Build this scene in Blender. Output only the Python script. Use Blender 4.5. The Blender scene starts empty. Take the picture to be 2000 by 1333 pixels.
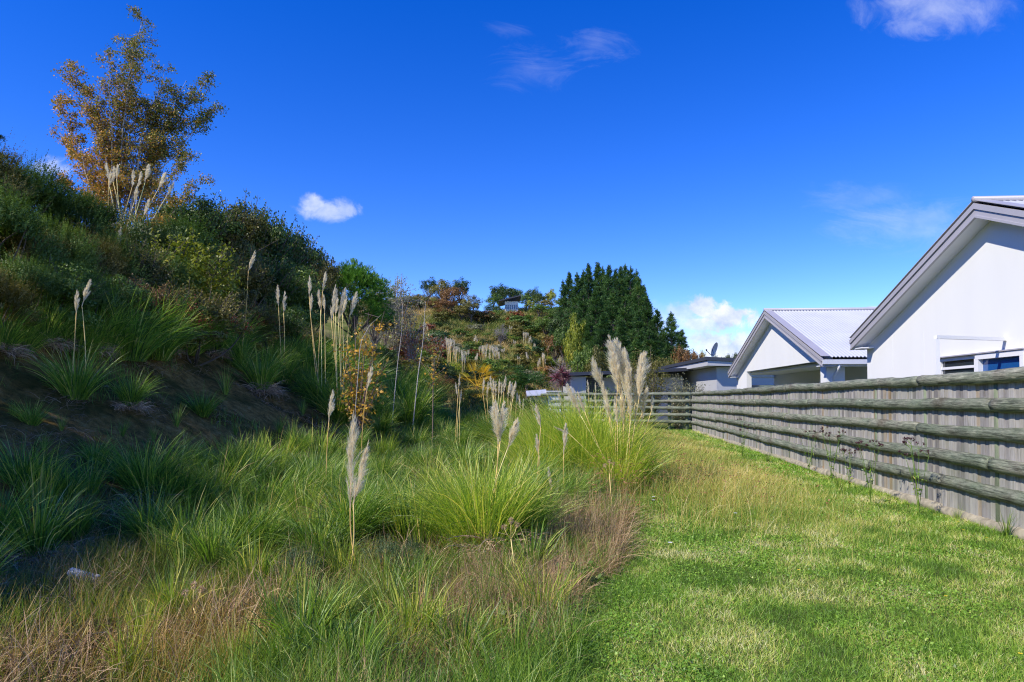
import bpy, math, random
import numpy as np
from mathutils import Vector, Matrix

# ------------------------------------------------------------------ camera
SC = bpy.context.scene
COL = SC.collection
CAMZ = 1.55
PITCH = math.radians(1.5)
SHIFT = 0.04
cam_d = bpy.data.cameras.new("camera"); cam = bpy.data.objects.new("camera", cam_d); COL.objects.link(cam)
cam.location = (0, 0, CAMZ); cam.rotation_euler = (math.pi/2 + PITCH, 0, 0)
cam_d.lens = 24; cam_d.sensor_width = 36; cam_d.shift_y = SHIFT
cam_d.clip_start = 0.05; cam_d.clip_end = 3000
SC.camera = cam

# ------------------------------------------------------------------ light
SUN = Vector((-1.0, -0.62, 1.10)).normalized()
sun_d = bpy.data.lights.new("sun", 'SUN'); sun = bpy.data.objects.new("sun", sun_d); COL.objects.link(sun)
sun_d.energy = 5.0; sun_d.angle = math.radians(0.5); sun_d.color = (1.0, 0.935, 0.80)
sun.rotation_euler = SUN.to_track_quat('Z', 'Y').to_euler()
SC.view_settings.view_transform = 'Standard'; SC.view_settings.look = 'None'
SC.view_settings.exposure = 0.12; SC.view_settings.gamma = 1.0
SC.cycles.max_bounces = 8; SC.cycles.diffuse_bounces = 5; SC.cycles.transmission_bounces = 5
SC.cycles.glossy_bounces = 2; SC.cycles.transparent_max_bounces = 6
SC.cycles.sample_clamp_indirect = 4; SC.cycles.use_denoising = True; SC.cycles.denoiser = 'OPENIMAGEDENOISE'; SC.cycles.denoising_prefilter = 'NONE'; SC.cycles.denoising_input_passes = 'RGB_ALBEDO_NORMAL'; SC.cycles.filter_width = 1.15; SC.cycles.use_adaptive_sampling = False
W = bpy.data.worlds.new("World"); SC.world = W; W.use_nodes = True
nt = W.node_tree; N = nt.nodes; L = nt.links
for n in list(N): N.remove(n)
wo = N.new('ShaderNodeOutputWorld'); bg = N.new('ShaderNodeBackground'); L.new(bg.outputs[0], wo.inputs[0])
bg.inputs[1].default_value = 0.12
sky = N.new('ShaderNodeTexSky'); sky.sky_type = 'NISHITA'; sky.sun_disc = False
sky.sun_elevation = math.asin(SUN.z); sky.sun_rotation = math.atan2(SUN.x, SUN.y)
sky.air_density = 0.8; sky.dust_density = 0.0; sky.ozone_density = 3.0; sky.altitude = 400
hs = N.new('ShaderNodeHueSaturation'); hs.inputs['Hue'].default_value = 0.524
hs.inputs['Saturation'].default_value = 1.38; hs.inputs['Value'].default_value = 2.05
L.new(sky.outputs[0], hs.inputs['Color'])

def math_node(op, a, b=None, c=None, clamp=False):
    m = N.new('ShaderNodeMath'); m.operation = op; m.use_clamp = clamp
    for i, v in enumerate((a, b, c)):
        if v is None: continue
        if isinstance(v, (int, float)): m.inputs[i].default_value = v
        else: L.new(v, m.inputs[i])
    return m.outputs[0]
tc = N.new('ShaderNodeTexCoord'); sp = N.new('ShaderNodeSeparateXYZ'); L.new(tc.outputs['Generated'], sp.inputs[0])
ysafe = math_node('MAXIMUM', sp.outputs[1], 0.02)
qx = math_node('DIVIDE', sp.outputs[0], ysafe); qy = math_node('DIVIDE', sp.outputs[2], ysafe)
cq = N.new('ShaderNodeCombineXYZ'); L.new(qx, cq.inputs[0]); L.new(qy, cq.inputs[1])
def wnoise(scale, detail, rough, sx=1, sy=1, off=0, dist=0):
    mp = N.new('ShaderNodeMapping'); mp.inputs['Scale'].default_value = (sx, sy, 1); mp.inputs['Location'].default_value = (off, off*.7, off)
    L.new(cq.outputs[0], mp.inputs[0])
    t = N.new('ShaderNodeTexNoise'); t.inputs['Scale'].default_value = scale; t.inputs['Detail'].default_value = detail
    t.inputs['Roughness'].default_value = rough; t.inputs['Distortion'].default_value = dist
    L.new(mp.outputs[0], t.inputs['Vector']); return t.outputs['Fac']
n_puff = wnoise(20, 9, .66, dist=.6); n_puff2 = wnoise(38, 7, .62, off=3.1, dist=.3); n_wisp = wnoise(8, 9, .7, 1, 2.6, 5.0, 1.0)
def cloud(px, py, rx, ry, noise, k, lo, hi, strength):
    cx = (px-1000)/1333.3; cy = (782-py)/1333.3; rx /= 1333.3; ry /= 1333.3
    dx = math_node('DIVIDE', math_node('SUBTRACT', qx, cx), rx); dy = math_node('DIVIDE', math_node('SUBTRACT', qy, cy), ry)
    d = math_node('SQRT', math_node('ADD', math_node('MULTIPLY', dx, dx), math_node('MULTIPLY', dy, dy)))
    d = math_node('ADD', d, math_node('MULTIPLY', math_node('SUBTRACT', noise, 0.5), k))
    mr = N.new('ShaderNodeMapRange'); mr.interpolation_type = 'SMOOTHSTEP'
    L.new(d, mr.inputs[0]); mr.inputs[1].default_value = lo; mr.inputs[2].default_value = hi
    mr.inputs[3].default_value = strength; mr.inputs[4].default_value = 0
    return mr.outputs[0]
cl = []
P_ = lambda *a: cl.append(cloud(*a))
P_(612, 396, 30, 22, n_puff, 2.0, .3, 1.1, .80); P_(640, 408, 58, 24, n_puff, 2.2, .2, 1.15, .62); P_(672, 410, 32, 18, n_puff2, 2.0, .3, 1.1, .55)
P_(95, 328, 46, 26, n_puff, 2.4, .2, 1.1, .62)
P_(1378, 602, 34, 30, n_puff, 2.2, .5, 1.0, .95); P_(1340, 612, 55, 26, n_puff2, 2.2, .2, 1.1, .6)
P_(1420, 622, 62, 34, n_puff2, 2.2, .5, 1.0, 1.0); P_(1395, 632, 85, 20, n_puff, 2.2, .4, 1.1, .8)
P_(1392, 672, 62, 34, n_puff, 2.4, .45, 1.05, .9); P_(1455, 668, 38, 24, n_puff2, 2.2, .4, 1.05, .85)
P_(1425, 694, 76, 34, n_puff, 2.4, .5, 1.1, .95); P_(1370, 700, 60, 18, n_puff2, 2.2, .4, 1.1, .7)
P_(1710, 606, 30, 9, n_puff, 2.2, .4, 1.0, .8); P_(1340, 660, 60, 60, n_puff2, 1.5, .1, 1.2, .35)
P_(1840, 0, 150, 62, n_puff, 2.0, -.1, 1.25, .36); P_(1780, 40, 80, 40, n_wisp, 2.6, .0, 1.0, .28)
P_(1040, 125, 95, 42, n_wisp, 4.5, -.4, 1.1, .09); P_(1170, 78, 75, 40, n_wisp, 4.5, -.4, 1.2, .12); P_(990, 50, 60, 20, n_wisp, 4.5, -.4, 1.0, .06)
P_(1790, 430, 190, 60, n_wisp, 2.6, -.1, 1.1, .20); P_(1700, 385, 150, 40, n_wisp, 2.6, -.1, 1.1, .12); P_(1310, 640, 70, 50, n_puff, 1.6, .2, 1.2, .4)
m = cl[0]
for c in cl[1:]: m = math_node('MAXIMUM', m, c)
n_in = wnoise(26, 5, .6, off=9)
ccol = N.new('ShaderNodeMix'); ccol.data_type = 'RGBA'
L.new(math_node('MULTIPLY', math_node('SUBTRACT', n_in, .32), 2.6, clamp=True), ccol.inputs[0])
ccol.inputs[6].default_value = (4.4, 5.3, 8.0, 1); ccol.inputs[7].default_value = (8.6, 8.8, 9.4, 1)
mx = N.new('ShaderNodeMix'); mx.data_type = 'RGBA'; L.new(m, mx.inputs[0]); L.new(hs.outputs[0], mx.inputs[6]); L.new(ccol.outputs[2], mx.inputs[7])
L.new(mx.outputs[2], bg.inputs[0])

# ------------------------------------------------------------------ helpers
rng = np.random.default_rng(7)
random.seed(5)
ca, sa = math.cos(PITCH), math.sin(PITCH)
def raydir(px, py):
    xc = (px-1000)/1333.33; yc = (666.5-py)/1333.33 + SHIFT*1.5
    return np.array([xc, ca - sa*yc, sa + ca*yc])
def at(px, py, Y):
    d = raydir(px, py); t = Y/d[1]
    return np.array([d[0]*t, Y, CAMZ + d[2]*t])
def project(P):
    x, y, z = P[0], P[1], P[2]-CAMZ
    dz = y*ca + z*sa; dy = -y*sa + z*ca
    if dz < .01: return (-999, -999)
    return (1000 + 1333.33*x/dz, 666.5 - (dy/dz - SHIFT*1.5)*1333.33)
def _h(ix, iy, s):
    v = np.sin(ix*127.1 + iy*311.7 + s*74.7)*43758.5453
    return v - np.floor(v)
def vnoise(x, y, s=0):
    x = np.asarray(x, float); y = np.asarray(y, float)
    ix = np.floor(x); iy = np.floor(y); fx = x-ix; fy = y-iy
    fx = fx*fx*(3-2*fx); fy = fy*fy*(3-2*fy)
    a = _h(ix, iy, s); b = _h(ix+1, iy, s); c = _h(ix, iy+1, s); d = _h(ix+1, iy+1, s)
    return (a*(1-fx)+b*fx)*(1-fy) + (c*(1-fx)+d*fx)*fy
def fbm(x, y, s=0, o=4):
    r = 0; a = .5
    for i in range(o):
        r = r + a*vnoise(x*2**i, y*2**i, s+i); a *= .5
    return r
def sstep(a, b, x):
    t = np.clip((x-a)/(b-a), 0, 1); return t*t*(3-2*t)

# ------------------------------------------------------------------ terrain function
def edge(Y): return np.interp(Y, [-14, 0, 4, 9.5, 15, 25, 40, 60, 500], [-2.0, -.65, .1, 1.25, 1.7, 2.0, 2.0, 2.0, 2.0])
PU = [-200, -60, -40, -25, -16, -12, -10, -8, -7, -6, -4.5, -3.3, -2.4, -1.6, -.7, 0, 50]
PZ = [26, 17, 13.5, 9.8, 6.6, 4.7, 3.3, 1.85, 1.3, .65, -.15, -.8, -1.15, -1.0, -.3, 0, 0]
def height(X, Y):
    X = np.asarray(X, float); Y = np.asarray(Y, float)
    u = X - edge(Y)
    near = np.interp(u, PU, PZ)
    p = 1000 + 1333*X/np.maximum(Y, 20.)
    Hr = np.interp(p, [500, 740, 850, 940, 1000, 1100, 1200, 1300, 1400, 1600], [18, 17, 17.5, 14.8, 16, 15, 11, 6.5, 2.2, 0.5])
    Y0 = np.interp(p, [960, 1090], [40, 58])
    t = np.clip((Y-Y0)/(104-Y0), 0, 1.0); t = t**1.15
    far = Hr*t*(1 + .10*(fbm(X*.06, Y*.06, 3)-.5)*2*(t > 0))
    far = far + np.where(Y > 104, (Y-104)*.02*(Hr > 3), 0)
    z = np.maximum(near, far)
    # roughness
    wild = np.clip(-u/0.6, 0, 1)
    z = z + wild*((fbm(X*1.3, Y*1.3, 11)-.5)*.30 + (fbm(X*5, Y*5, 12, 3)-.5)*.09)
    z = z + (1-wild)*(Y < 45)*((fbm(X*.8, Y*.8, 13)-.5)*.06)
    return z
def hz(x, y): return float(height(x, y))
TS = np.geomspace(1.5, 420, 2600)
def ground(px, py):
    d = raydir(px, py)
    X = d[0]*TS; Y = d[1]*TS; Z = CAMZ + d[2]*TS
    below = np.nonzero(Z < height(X, Y))[0]
    if len(below) == 0: return None
    i = below[0]
    return np.array([X[i], Y[i], hz(X[i], Y[i])])

# ------------------------------------------------------------------ mesh builder
class G:
    def __init__(s): s.V = []; s.Q = []; s.T = []; s.R = []; s.QM = []; s.TM = []; s.n = 0
    def add(s, V, Q=None, T=None, rnd=None, mat=0):
        V = np.asarray(V, np.float32).reshape(-1, 3)
        s.V.append(V)
        if Q is not None and len(Q): Q = np.asarray(Q, np.int32).reshape(-1, 4); s.Q.append(Q+s.n); s.QM.append(np.full(len(Q), mat, np.int32))
        if T is not None and len(T): T = np.asarray(T, np.int32).reshape(-1, 3); s.T.append(T+s.n); s.TM.append(np.full(len(T), mat, np.int32))
        s.R.append(np.full(len(V), .5, np.float32) if rnd is None else (np.asarray(rnd, np.float32) if np.ndim(rnd) else np.full(len(V), rnd, np.float32)))
        s.n += len(V)
        return s
    def mesh(s, name, mats, smooth=False):
        me = bpy.data.meshes.new(name)
        V = np.concatenate(s.V); Q = np.concatenate(s.Q) if s.Q else np.zeros((0, 4), np.int32); T = np.concatenate(s.T) if s.T else np.zeros((0, 3), np.int32)
        me.vertices.add(len(V)); me.vertices.foreach_set('co', V.ravel())
        lv = np.concatenate([Q.ravel(), T.ravel()]).astype(np.int32)
        me.loops.add(len(lv)); me.loops.foreach_set('vertex_index', lv)
        npoly = len(Q)+len(T); me.polygons.add(npoly)
        ls = np.concatenate([np.arange(len(Q))*4, len(Q)*4 + np.arange(len(T))*3]).astype(np.int32)
        me.polygons.foreach_set('loop_start', ls)
        me.polygons.foreach_set('material_index', np.concatenate(s.QM+s.TM) if (s.QM or s.TM) else np.zeros(0, np.int32))
        me.polygons.foreach_set('use_smooth', np.full(npoly, smooth, bool))
        at_ = me.attributes.new('rnd', 'FLOAT', 'POINT'); at_.data.foreach_set('value', np.concatenate(s.R))
        for m_ in (mats if isinstance(mats, (list, tuple)) else [mats]): me.materials.append(m_)
        me.update(calc_edges=True)
        return me
    def obj(s, name, mats, parent=None, smooth=False, loc=None):
        o = bpy.data.objects.new(name, s.mesh(name, mats, smooth)); COL.objects.link(o)
        if loc is not None: o.location = loc
        if parent is not None: o.parent = parent
        return o
    def box(s, a, b, rnd=.5, mat=0, F=None):
        x0, y0, z0 = a; x1, y1, z1 = b
        V = np.array([[x0,y0,z0],[x1,y0,z0],[x1,y1,z0],[x0,y1,z0],[x0,y0,z1],[x1,y0,z1],[x1,y1,z1],[x0,y1,z1]], float)
        if F is not None: V = np.array([F(*v) for v in V])
        return s.add(V, [[0,3,2,1],[4,5,6,7],[0,1,5,4],[1,2,6,5],[2,3,7,6],[3,0,4,7]], rnd=rnd, mat=mat)
    def prism(s, poly, ext, rnd=.5, mat=0):
        """poly: (n,3) outline, ext: vector extrusion"""
        P = np.asarray(poly, float); n = len(P); V = np.concatenate([P, P+np.asarray(ext, float)])
        Q = [[i, (i+1) % n, n+(i+1) % n, n+i] for i in range(n)]
        T = [[0, i+1, i] for i in range(1, n-1)] + [[n, n+i, n+i+1] for i in range(1, n-1)]
        return s.add(V, Q, T, rnd=rnd, mat=mat)
def tube(g, path, rad, sides=6, rnd=.5, mat=0, cap=True):
    P = np.asarray(path, float); n = len(P); rad = np.broadcast_to(np.asarray(rad, float), (n,))
    tan = np.gradient(P, axis=0); tan /= np.linalg.norm(tan, axis=1)[:, None]+1e-9
    ref = np.array([0, 0, 1.]) if abs(tan[0][2]) < .9 else np.array([1., 0, 0])
    A = np.cross(tan, ref); A /= np.linalg.norm(A, axis=1)[:, None]+1e-9; B = np.cross(tan, A)
    th = np.arange(sides)*2*math.pi/sides
    V = P[:, None, :] + rad[:, None, None]*(np.cos(th)[None, :, None]*A[:, None, :] + np.sin(th)[None, :, None]*B[:, None, :])
    V = V.reshape(-1, 3)
    Q = []
    i = np.arange(n-1)[:, None]*sides; j = np.arange(sides)[None, :]; j2 = (j+1) % sides
    Q = np.stack([i+j, i+j2, i+sides+j2, i+sides+j], -1).reshape(-1, 4)
    T = None
    if cap:
        V = np.concatenate([V, P[:1], P[-1:]]); b = n*sides
        T = [[b, (k+1) % sides, k] for k in range(sides)] + [[b+1, (n-1)*sides+k, (n-1)*sides+(k+1) % sides] for k in range(sides)]
    g.add(V, Q, T, rnd=rnd, mat=mat)
def blades(g, base, az, Ln, lean, bend, w, segs=3, rnd=None, mat=0, tw=.9, frame=None, wprof=.65):
    base = np.asarray(base, float); n = len(base)
    az = np.broadcast_to(az, (n,)); Ln = np.broadcast_to(Ln, (n,)).astype(float); lean = np.broadcast_to(lean, (n,)); bend = np.broadcast_to(bend, (n,)); w = np.broadcast_to(w, (n,))
    t = (np.arange(segs)+.5)/segs
    th = lean[:, None] + bend[:, None]*t[None, :]**1.3
    d = np.stack([np.sin(th)*np.cos(az)[:, None], np.sin(th)*np.sin(az)[:, None], np.cos(th)], -1)
    pos = np.concatenate([np.zeros((n, 1, 3)), np.cumsum(d*(Ln/segs)[:, None, None], axis=1)], 1) + base[:, None, :]
    dd = np.concatenate([d[:, :1], d], 1)
    s0 = np.stack([-np.sin(az), np.cos(az), np.zeros(n)], -1)[:, None, :]*np.ones((1, segs+1, 1))
    twv = g_rng.uniform(-tw, tw, n)[:, None, None]
    side = np.cos(twv)*s0 + np.sin(twv)*np.cross(dd, s0)
    tt = np.linspace(0, 1, segs+1); wp = np.minimum(1, .55+tt*3)*(1-tt)**wprof
    hw = (w[:, None]*wp[None, :]/2)[:, :, None]
    Lf = pos[:, :-1] - side[:, :-1]*hw[:, :-1]; Rt = pos[:, :-1] + side[:, :-1]*hw[:, :-1]
    V = np.concatenate([np.stack([Lf, Rt], 2).reshape(n, -1, 3), pos[:, -1:, :]], 1)
    k = 2*segs+1; o = np.arange(n)[:, None]*k
    q = [[2*i, 2*i+1, 2*i+3, 2*i+2] for i in range(segs-1)]
    Q = (o[:, :, None] + np.array(q)[None]).reshape(-1, 4) if segs > 1 else None
    T = (o + np.array([[2*segs-2, 2*segs-1, 2*segs]])).reshape(-1, 3)
    r = g_rng.random(n) if rnd is None else np.broadcast_to(rnd, (n,))
    V = V.reshape(-1, 3)
    if frame is not None: V = frame(V)
    g.add(V, Q, T, rnd=np.repeat(r, k), mat=mat)
g_rng = np.random.default_rng(3)
def leaves(g, P, Nn, size, rnd, asp=.62, mat=0):
    P = np.asarray(P, float); n = len(P)
    Nn = Nn/(np.linalg.norm(Nn, axis=1)[:, None]+1e-9)
    r = g_rng.normal(size=(n, 3)); t = np.cross(Nn, r); t /= np.linalg.norm(t, axis=1)[:, None]+1e-9; b = np.cross(Nn, t)
    sz = np.broadcast_to(size, (n,))[:, None]*g_rng.uniform(.7, 1.25, (n, 1))
    V = np.stack([P-t*sz*.5, P-b*sz*.5*asp+t*sz*.08, P+t*sz*.5, P+b*sz*.5*asp+t*sz*.08], 1).reshape(-1, 3)
    Q = np.arange(n*4).reshape(n, 4)
    g.add(V, Q, rnd=np.repeat(rnd, 4), mat=mat)

def empty(name, loc, rz=0):
    o = bpy.data.objects.new(name, None); COL.objects.link(o); o.location = tuple(float(v) for v in loc); o.rotation_euler = (0, 0, rz)
    o.empty_display_size = .1
    return o
def tag(o, label=None, cat=None, group=None, kind=None):
    if label: o['label'] = label
    if cat: o['category'] = cat
    if group: o['group'] = group
    if kind: o['kind'] = kind
    elif cat: o['kind'] = 'thing'
    return o
def copy_tree(o, parent=None):
    c = o.copy(); COL.objects.link(c); c.parent = parent
    for ch in o.children: copy_tree(ch, c)
    return c
ORD = ['leftmost', 'second', 'third', 'fourth', 'fifth', 'sixth', 'seventh', 'eighth', 'ninth', 'tenth', 'eleventh', 'twelfth']
def nth(i):
    if i == 0: return 'leftmost'
    if i < 12: return ORD[i]+' from the left'
    k = i+1; suf = 'th' if 10 <= k % 100 <= 20 else {1: 'st', 2: 'nd', 3: 'rd'}.get(k % 10, 'th')
    return f'{k}{suf} from the left'
REG = {}
def reg(o, base): REG.setdefault(base, []).append(o)
def flush_labels():
    for base, lst in REG.items():
        if len(lst) == 1: lst[0]['label'] = base; continue
        lst.sort(key=lambda o: project(o.location)[0])
        for i, o in enumerate(lst): o['label'] = f'{base}, {nth(i)}' if i else f'{base}, leftmost of them'

# ------------------------------------------------------------------ materials
def newmat(name):
    m_ = bpy.data.materials.new(name); m_.use_nodes = True
    for n_ in list(m_.node_tree.nodes): m_.node_tree.nodes.remove(n_)
    out = m_.node_tree.nodes.new('ShaderNodeOutputMaterial')
    return m_, m_.node_tree, out
def ramp(t, fac, stops):
    r = t.nodes.new('ShaderNodeValToRGB'); e = r.color_ramp.elements
    while len(e) > len(stops): e.remove(e[-1])
    while len(e) < len(stops): e.new(1)
    for i, (p, c) in enumerate(stops): e[i].position = p; e[i].color = (*c, 1)
    t.links.new(fac, r.inputs[0]); return r.outputs[0]
def nmath(t, op, a, b=None, clamp=False):
    m_ = t.nodes.new('ShaderNodeMath'); m_.operation = op; m_.use_clamp = clamp
    for i, v in enumerate((a, b)):
        if v is None: continue
        if isinstance(v, (int, float)): m_.inputs[i].default_value = v
        else: t.links.new(v, m_.inputs[i])
    return m_.outputs[0]
def noise(t, scale, detail=4, rough=.55, sc=(1, 1, 1), coord='Object', dist=0):
    c = t.nodes.new('ShaderNodeTexCoord'); mp = t.nodes.new('ShaderNodeMapping'); mp.inputs['Scale'].default_value = sc
    t.links.new(c.outputs[coord], mp.inputs[0]); n_ = t.nodes.new('ShaderNodeTexNoise'); n_.inputs['Scale'].default_value = scale
    n_.inputs['Detail'].default_value = detail; n_.inputs['Roughness'].default_value = rough; n_.inputs['Distortion'].default_value = dist
    t.links.new(mp.outputs[0], n_.inputs['Vector']); return n_.outputs['Fac']
def mixc(t, f, a, b, mode='MIX'):
    m_ = t.nodes.new('ShaderNodeMix'); m_.data_type = 'RGBA'; m_.blend_type = mode
    for i, v in ((0, f), (6, a), (7, b)):
        if isinstance(v, (int, float)): m_.inputs[i].default_value = v
        elif isinstance(v, tuple): m_.inputs[i].default_value = (*v, 1)
        else: t.links.new(v, m_.inputs[i])
    return m_.outputs[2]
def attr(t, name='rnd'):
    a = t.nodes.new('ShaderNodeAttribute'); a.attribute_name = name; return a.outputs['Fac']
def bump(t, h, strength=.3, dist=.02):
    b = t.nodes.new('ShaderNodeBump'); b.inputs['Strength'].default_value = strength; b.inputs['Distance'].default_value = dist
    t.links.new(h, b.inputs['Height']); return b.outputs[0]
def leafmat(name, stops, trans=.3, gloss=.06, objvar=.25, rough=.45, tgain=(1.15, 1.25, .6), gain=1.75):
    stops = [(p, (min(.92, c[0]*gain*1.2), min(.88, c[1]*gain*1.02), min(.84, c[2]*gain*.84))) for p, c in stops]
    gloss *= .45
    m_, t, out = newmat(name)
    oi = t.nodes.new('ShaderNodeObjectInfo')
    f = nmath(t, 'ADD', nmath(t, 'MULTIPLY', attr(t), 1-objvar), nmath(t, 'MULTIPLY', oi.outputs['Random'], objvar), clamp=True)
    c = ramp(t, f, stops)
    d = t.nodes.new('ShaderNodeBsdfDiffuse'); tr = t.nodes.new('ShaderNodeBsdfTranslucent'); mx_ = t.nodes.new('ShaderNodeMixShader')
    t.links.new(c, d.inputs[0]); t.links.new(mixc(t, 1.0, c, tgain, 'MULTIPLY'), tr.inputs[0])
    mx_.inputs[0].default_value = trans; t.links.new(d.outputs[0], mx_.inputs[1]); t.links.new(tr.outputs[0], mx_.inputs[2])
    gl = t.nodes.new('ShaderNodeBsdfGlossy'); gl.inputs['Roughness'].default_value = rough; gl.inputs[0].default_value = (1, 1, 1, 1)
    m2 = t.nodes.new('ShaderNodeMixShader'); m2.inputs[0].default_value = gloss
    t.links.new(mx_.outputs[0], m2.inputs[1]); t.links.new(gl.outputs[0], m2.inputs[2]); t.links.new(m2.outputs[0], out.inputs[0])
    return m_
def pbr(name, col, rough=.6, metal=0, spec=.5, bumpn=None, coln=None):
    m_, t, out = newmat(name); b = t.nodes.new('ShaderNodeBsdfPrincipled')
    b.inputs['Roughness'].default_value = rough; b.inputs['Metallic'].default_value = metal; b.inputs['Specular IOR Level'].default_value = spec
    if coln: 
        sc_, amt, st = coln
        c = ramp(t, noise(t, sc_, 5, .6, st), [(.25, tuple(v*(1-amt) for v in col)), (.75, tuple(min(1, v*(1+amt)) for v in col))])
        t.links.new(c, b.inputs['Base Color'])
    else: b.inputs['Base Color'].default_value = (*col, 1)
    if bumpn: t.links.new(bump(t, noise(t, bumpn[0], 4, .6), bumpn[1], .01), b.inputs['Normal'])
    t.links.new(b.outputs[0], out.inputs[0]); return m_

# ------------------------------------------------------------------ ground
def ground_mat():
    m_, t, out = newmat('earth')
    z = t.nodes.new('ShaderNodeAttribute'); z.attribute_name = 'zone'; sx = t.nodes.new('ShaderNodeSeparateColor'); t.links.new(z.outputs['Color'], sx.inputs[0])
    n1 = noise(t, .9, 6, .6); n2 = noise(t, 7, 6, .65); n3 = noise(t, 40, 4, .7)
    wild = ramp(t, n2, [(.25, (.018, .016, .008)), (.5, (.05, .045, .018)), (.75, (.09, .07, .035))])
    soil = ramp(t, nmath(t, 'ADD', nmath(t, 'MULTIPLY', n2, .6), nmath(t, 'MULTIPLY', n3, .4)), [(.3, (.03, .018, .009)), (.40, (.14, .082, .028)), (.52, (.33, .185, .05)), (.68, (.44, .30, .13))])
    moss = mixc(t, ramp(t, n1, [(.42, (0, 0, 0)), (.58, (.8, .8, .8))]), soil, (.055, .055, .014))
    lawn = ramp(t, nmath(t, 'ADD', nmath(t, 'MULTIPLY', n1, .5), nmath(t, 'MULTIPLY', n3, .5)), [(.3, (.045, .075, .018)), (.5, (.09, .13, .03)), (.7, (.22, .19, .08))])
    hill = ramp(t, noise(t, .12, 8, .7), [(.3, (.06, .08, .02)), (.45, (.12, .14, .04)), (.55, (.26, .22, .10)), (.65, (.15, .16, .05)), (.8, (.08, .10, .03))])
    c = mixc(t, sx.outputs[0], wild, lawn); c = mixc(t, sx.outputs[1], c, moss); c = mixc(t, sx.outputs[2], c, hill)
    b = t.nodes.new('ShaderNodeBsdfDiffuse'); t.links.new(c, b.inputs[0])
    t.links.new(bump(t, nmath(t, 'ADD', n2, nmath(t, 'MULTIPLY', n3, .4)), .8, .08), b.inputs['Normal'])
    t.links.new(b.outputs[0], out.inputs[0]); return m_
def build_ground():
    a = np.linspace(-1, 1, 380); xs = 3*np.sinh(a*5.0)/np.sinh(5.0)*110 - 2.0*(1-a*a)
    b = np.linspace(0, 1, 420); ys = -14 + 26*b + 700*b**4.2
    XX, YY = np.meshgrid(xs, ys); ZZ = height(XX, YY)
    nx, ny = len(xs), len(ys); V = np.stack([XX, YY, ZZ], -1).reshape(-1, 3)
    i = np.arange(ny-1)[:, None]*nx; j = np.arange(nx-1)[None, :]
    Q = np.stack([i+j, i+j+1, i+nx+j+1, i+nx+j], -1).reshape(-1, 4)
    g = G(); g.add(V, Q); o = g.obj('ground', ground_mat(), smooth=True)
    u = (XX-edge(YY)).ravel(); X = XX.ravel(); Y = YY.ravel()
    lawn = sstep(-.6, .2, u + (fbm(X*1.5, Y*1.5, 21)-.5)*.8)
    soil = sstep(-10.5, -9, u)*(1-sstep(-4.6, -3.4, u+(fbm(X, Y, 22)-.5)*1.5))*(Y < 38)
    hill = sstep(38, 50, Y)
    colr = np.stack([lawn, soil, hill, np.ones_like(u)], -1).astype(np.float32)
    ca_ = o.data.color_attributes.new('zone', 'FLOAT_COLOR', 'POINT'); ca_.data.foreach_set('color', colr.ravel())
    o['kind'] = 'structure'
build_ground()

# ------------------------------------------------------------------ log fences
def log_mat():
    m_, t, out = newmat('weathered_log')
    g1 = noise(t, 6, 9, .76, (.7, 4, 4), dist=.8); g2 = noise(t, 1.3, 5, .6, (1, 1.5, 1.5)); g3 = noise(t, 14, 5, .7, (.12, 3, 3)); oi = t.nodes.new('ShaderNodeObjectInfo')
    c = ramp(t, g1, [(.30, (.06, .062, .052)), (.42, (.17, .185, .155)), (.55, (.28, .29, .25)), (.70, (.46, .45, .40))])
    green = ramp(t, g2, [(.40, (.84, .92, .78)), (.6, (1.06, 1.0, .95))]); c = mixc(t, .8, c, green, 'MULTIPLY')
    brown = ramp(t, g2, [(.58, (0, 0, 0)), (.72, (.75, .75, .75))]); c = mixc(t, brown, c, (.085, .06, .042))
    cr = ramp(t, g3, [(.40, (.35, .35, .35)), (.5, (1, 1, 1))]); c = mixc(t, .9, c, cr, 'MULTIPLY')
    # knots
    co = t.nodes.new('ShaderNodeTexCoord'); mp = t.nodes.new('ShaderNodeMapping'); mp.inputs['Scale'].default_value = (1.6, 4, 4); t.links.new(co.outputs['Object'], mp.inputs[0])
    vo = t.nodes.new('ShaderNodeTexVoronoi'); vo.inputs['Scale'].default_value = 1.1; t.links.new(mp.outputs[0], vo.inputs['Vector'])
    kn = ramp(t, vo.outputs['Distance'], [(.07, (.9, .9, .9)), (.10, (0, 0, 0))]); c = mixc(t, kn, c, (.50, .47, .38))
    c = mixc(t, 1.0, c, ramp(t, oi.outputs['Random'], [(0, (.80, .84, .78)), (1, (1.12, 1.1, 1.04))]), 'MULTIPLY')
    b = t.nodes.new('ShaderNodeBsdfPrincipled'); b.inputs['Roughness'].default_value = .8; b.inputs['Specular IOR Level'].default_value = .25
    t.links.new(c, b.inputs['Base Color']); t.links.new(bump(t, nmath(t, 'ADD', g1, g3), .6, .02), b.inputs['Normal'])
    t.links.new(b.outputs[0], out.inputs[0]); return m_
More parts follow.
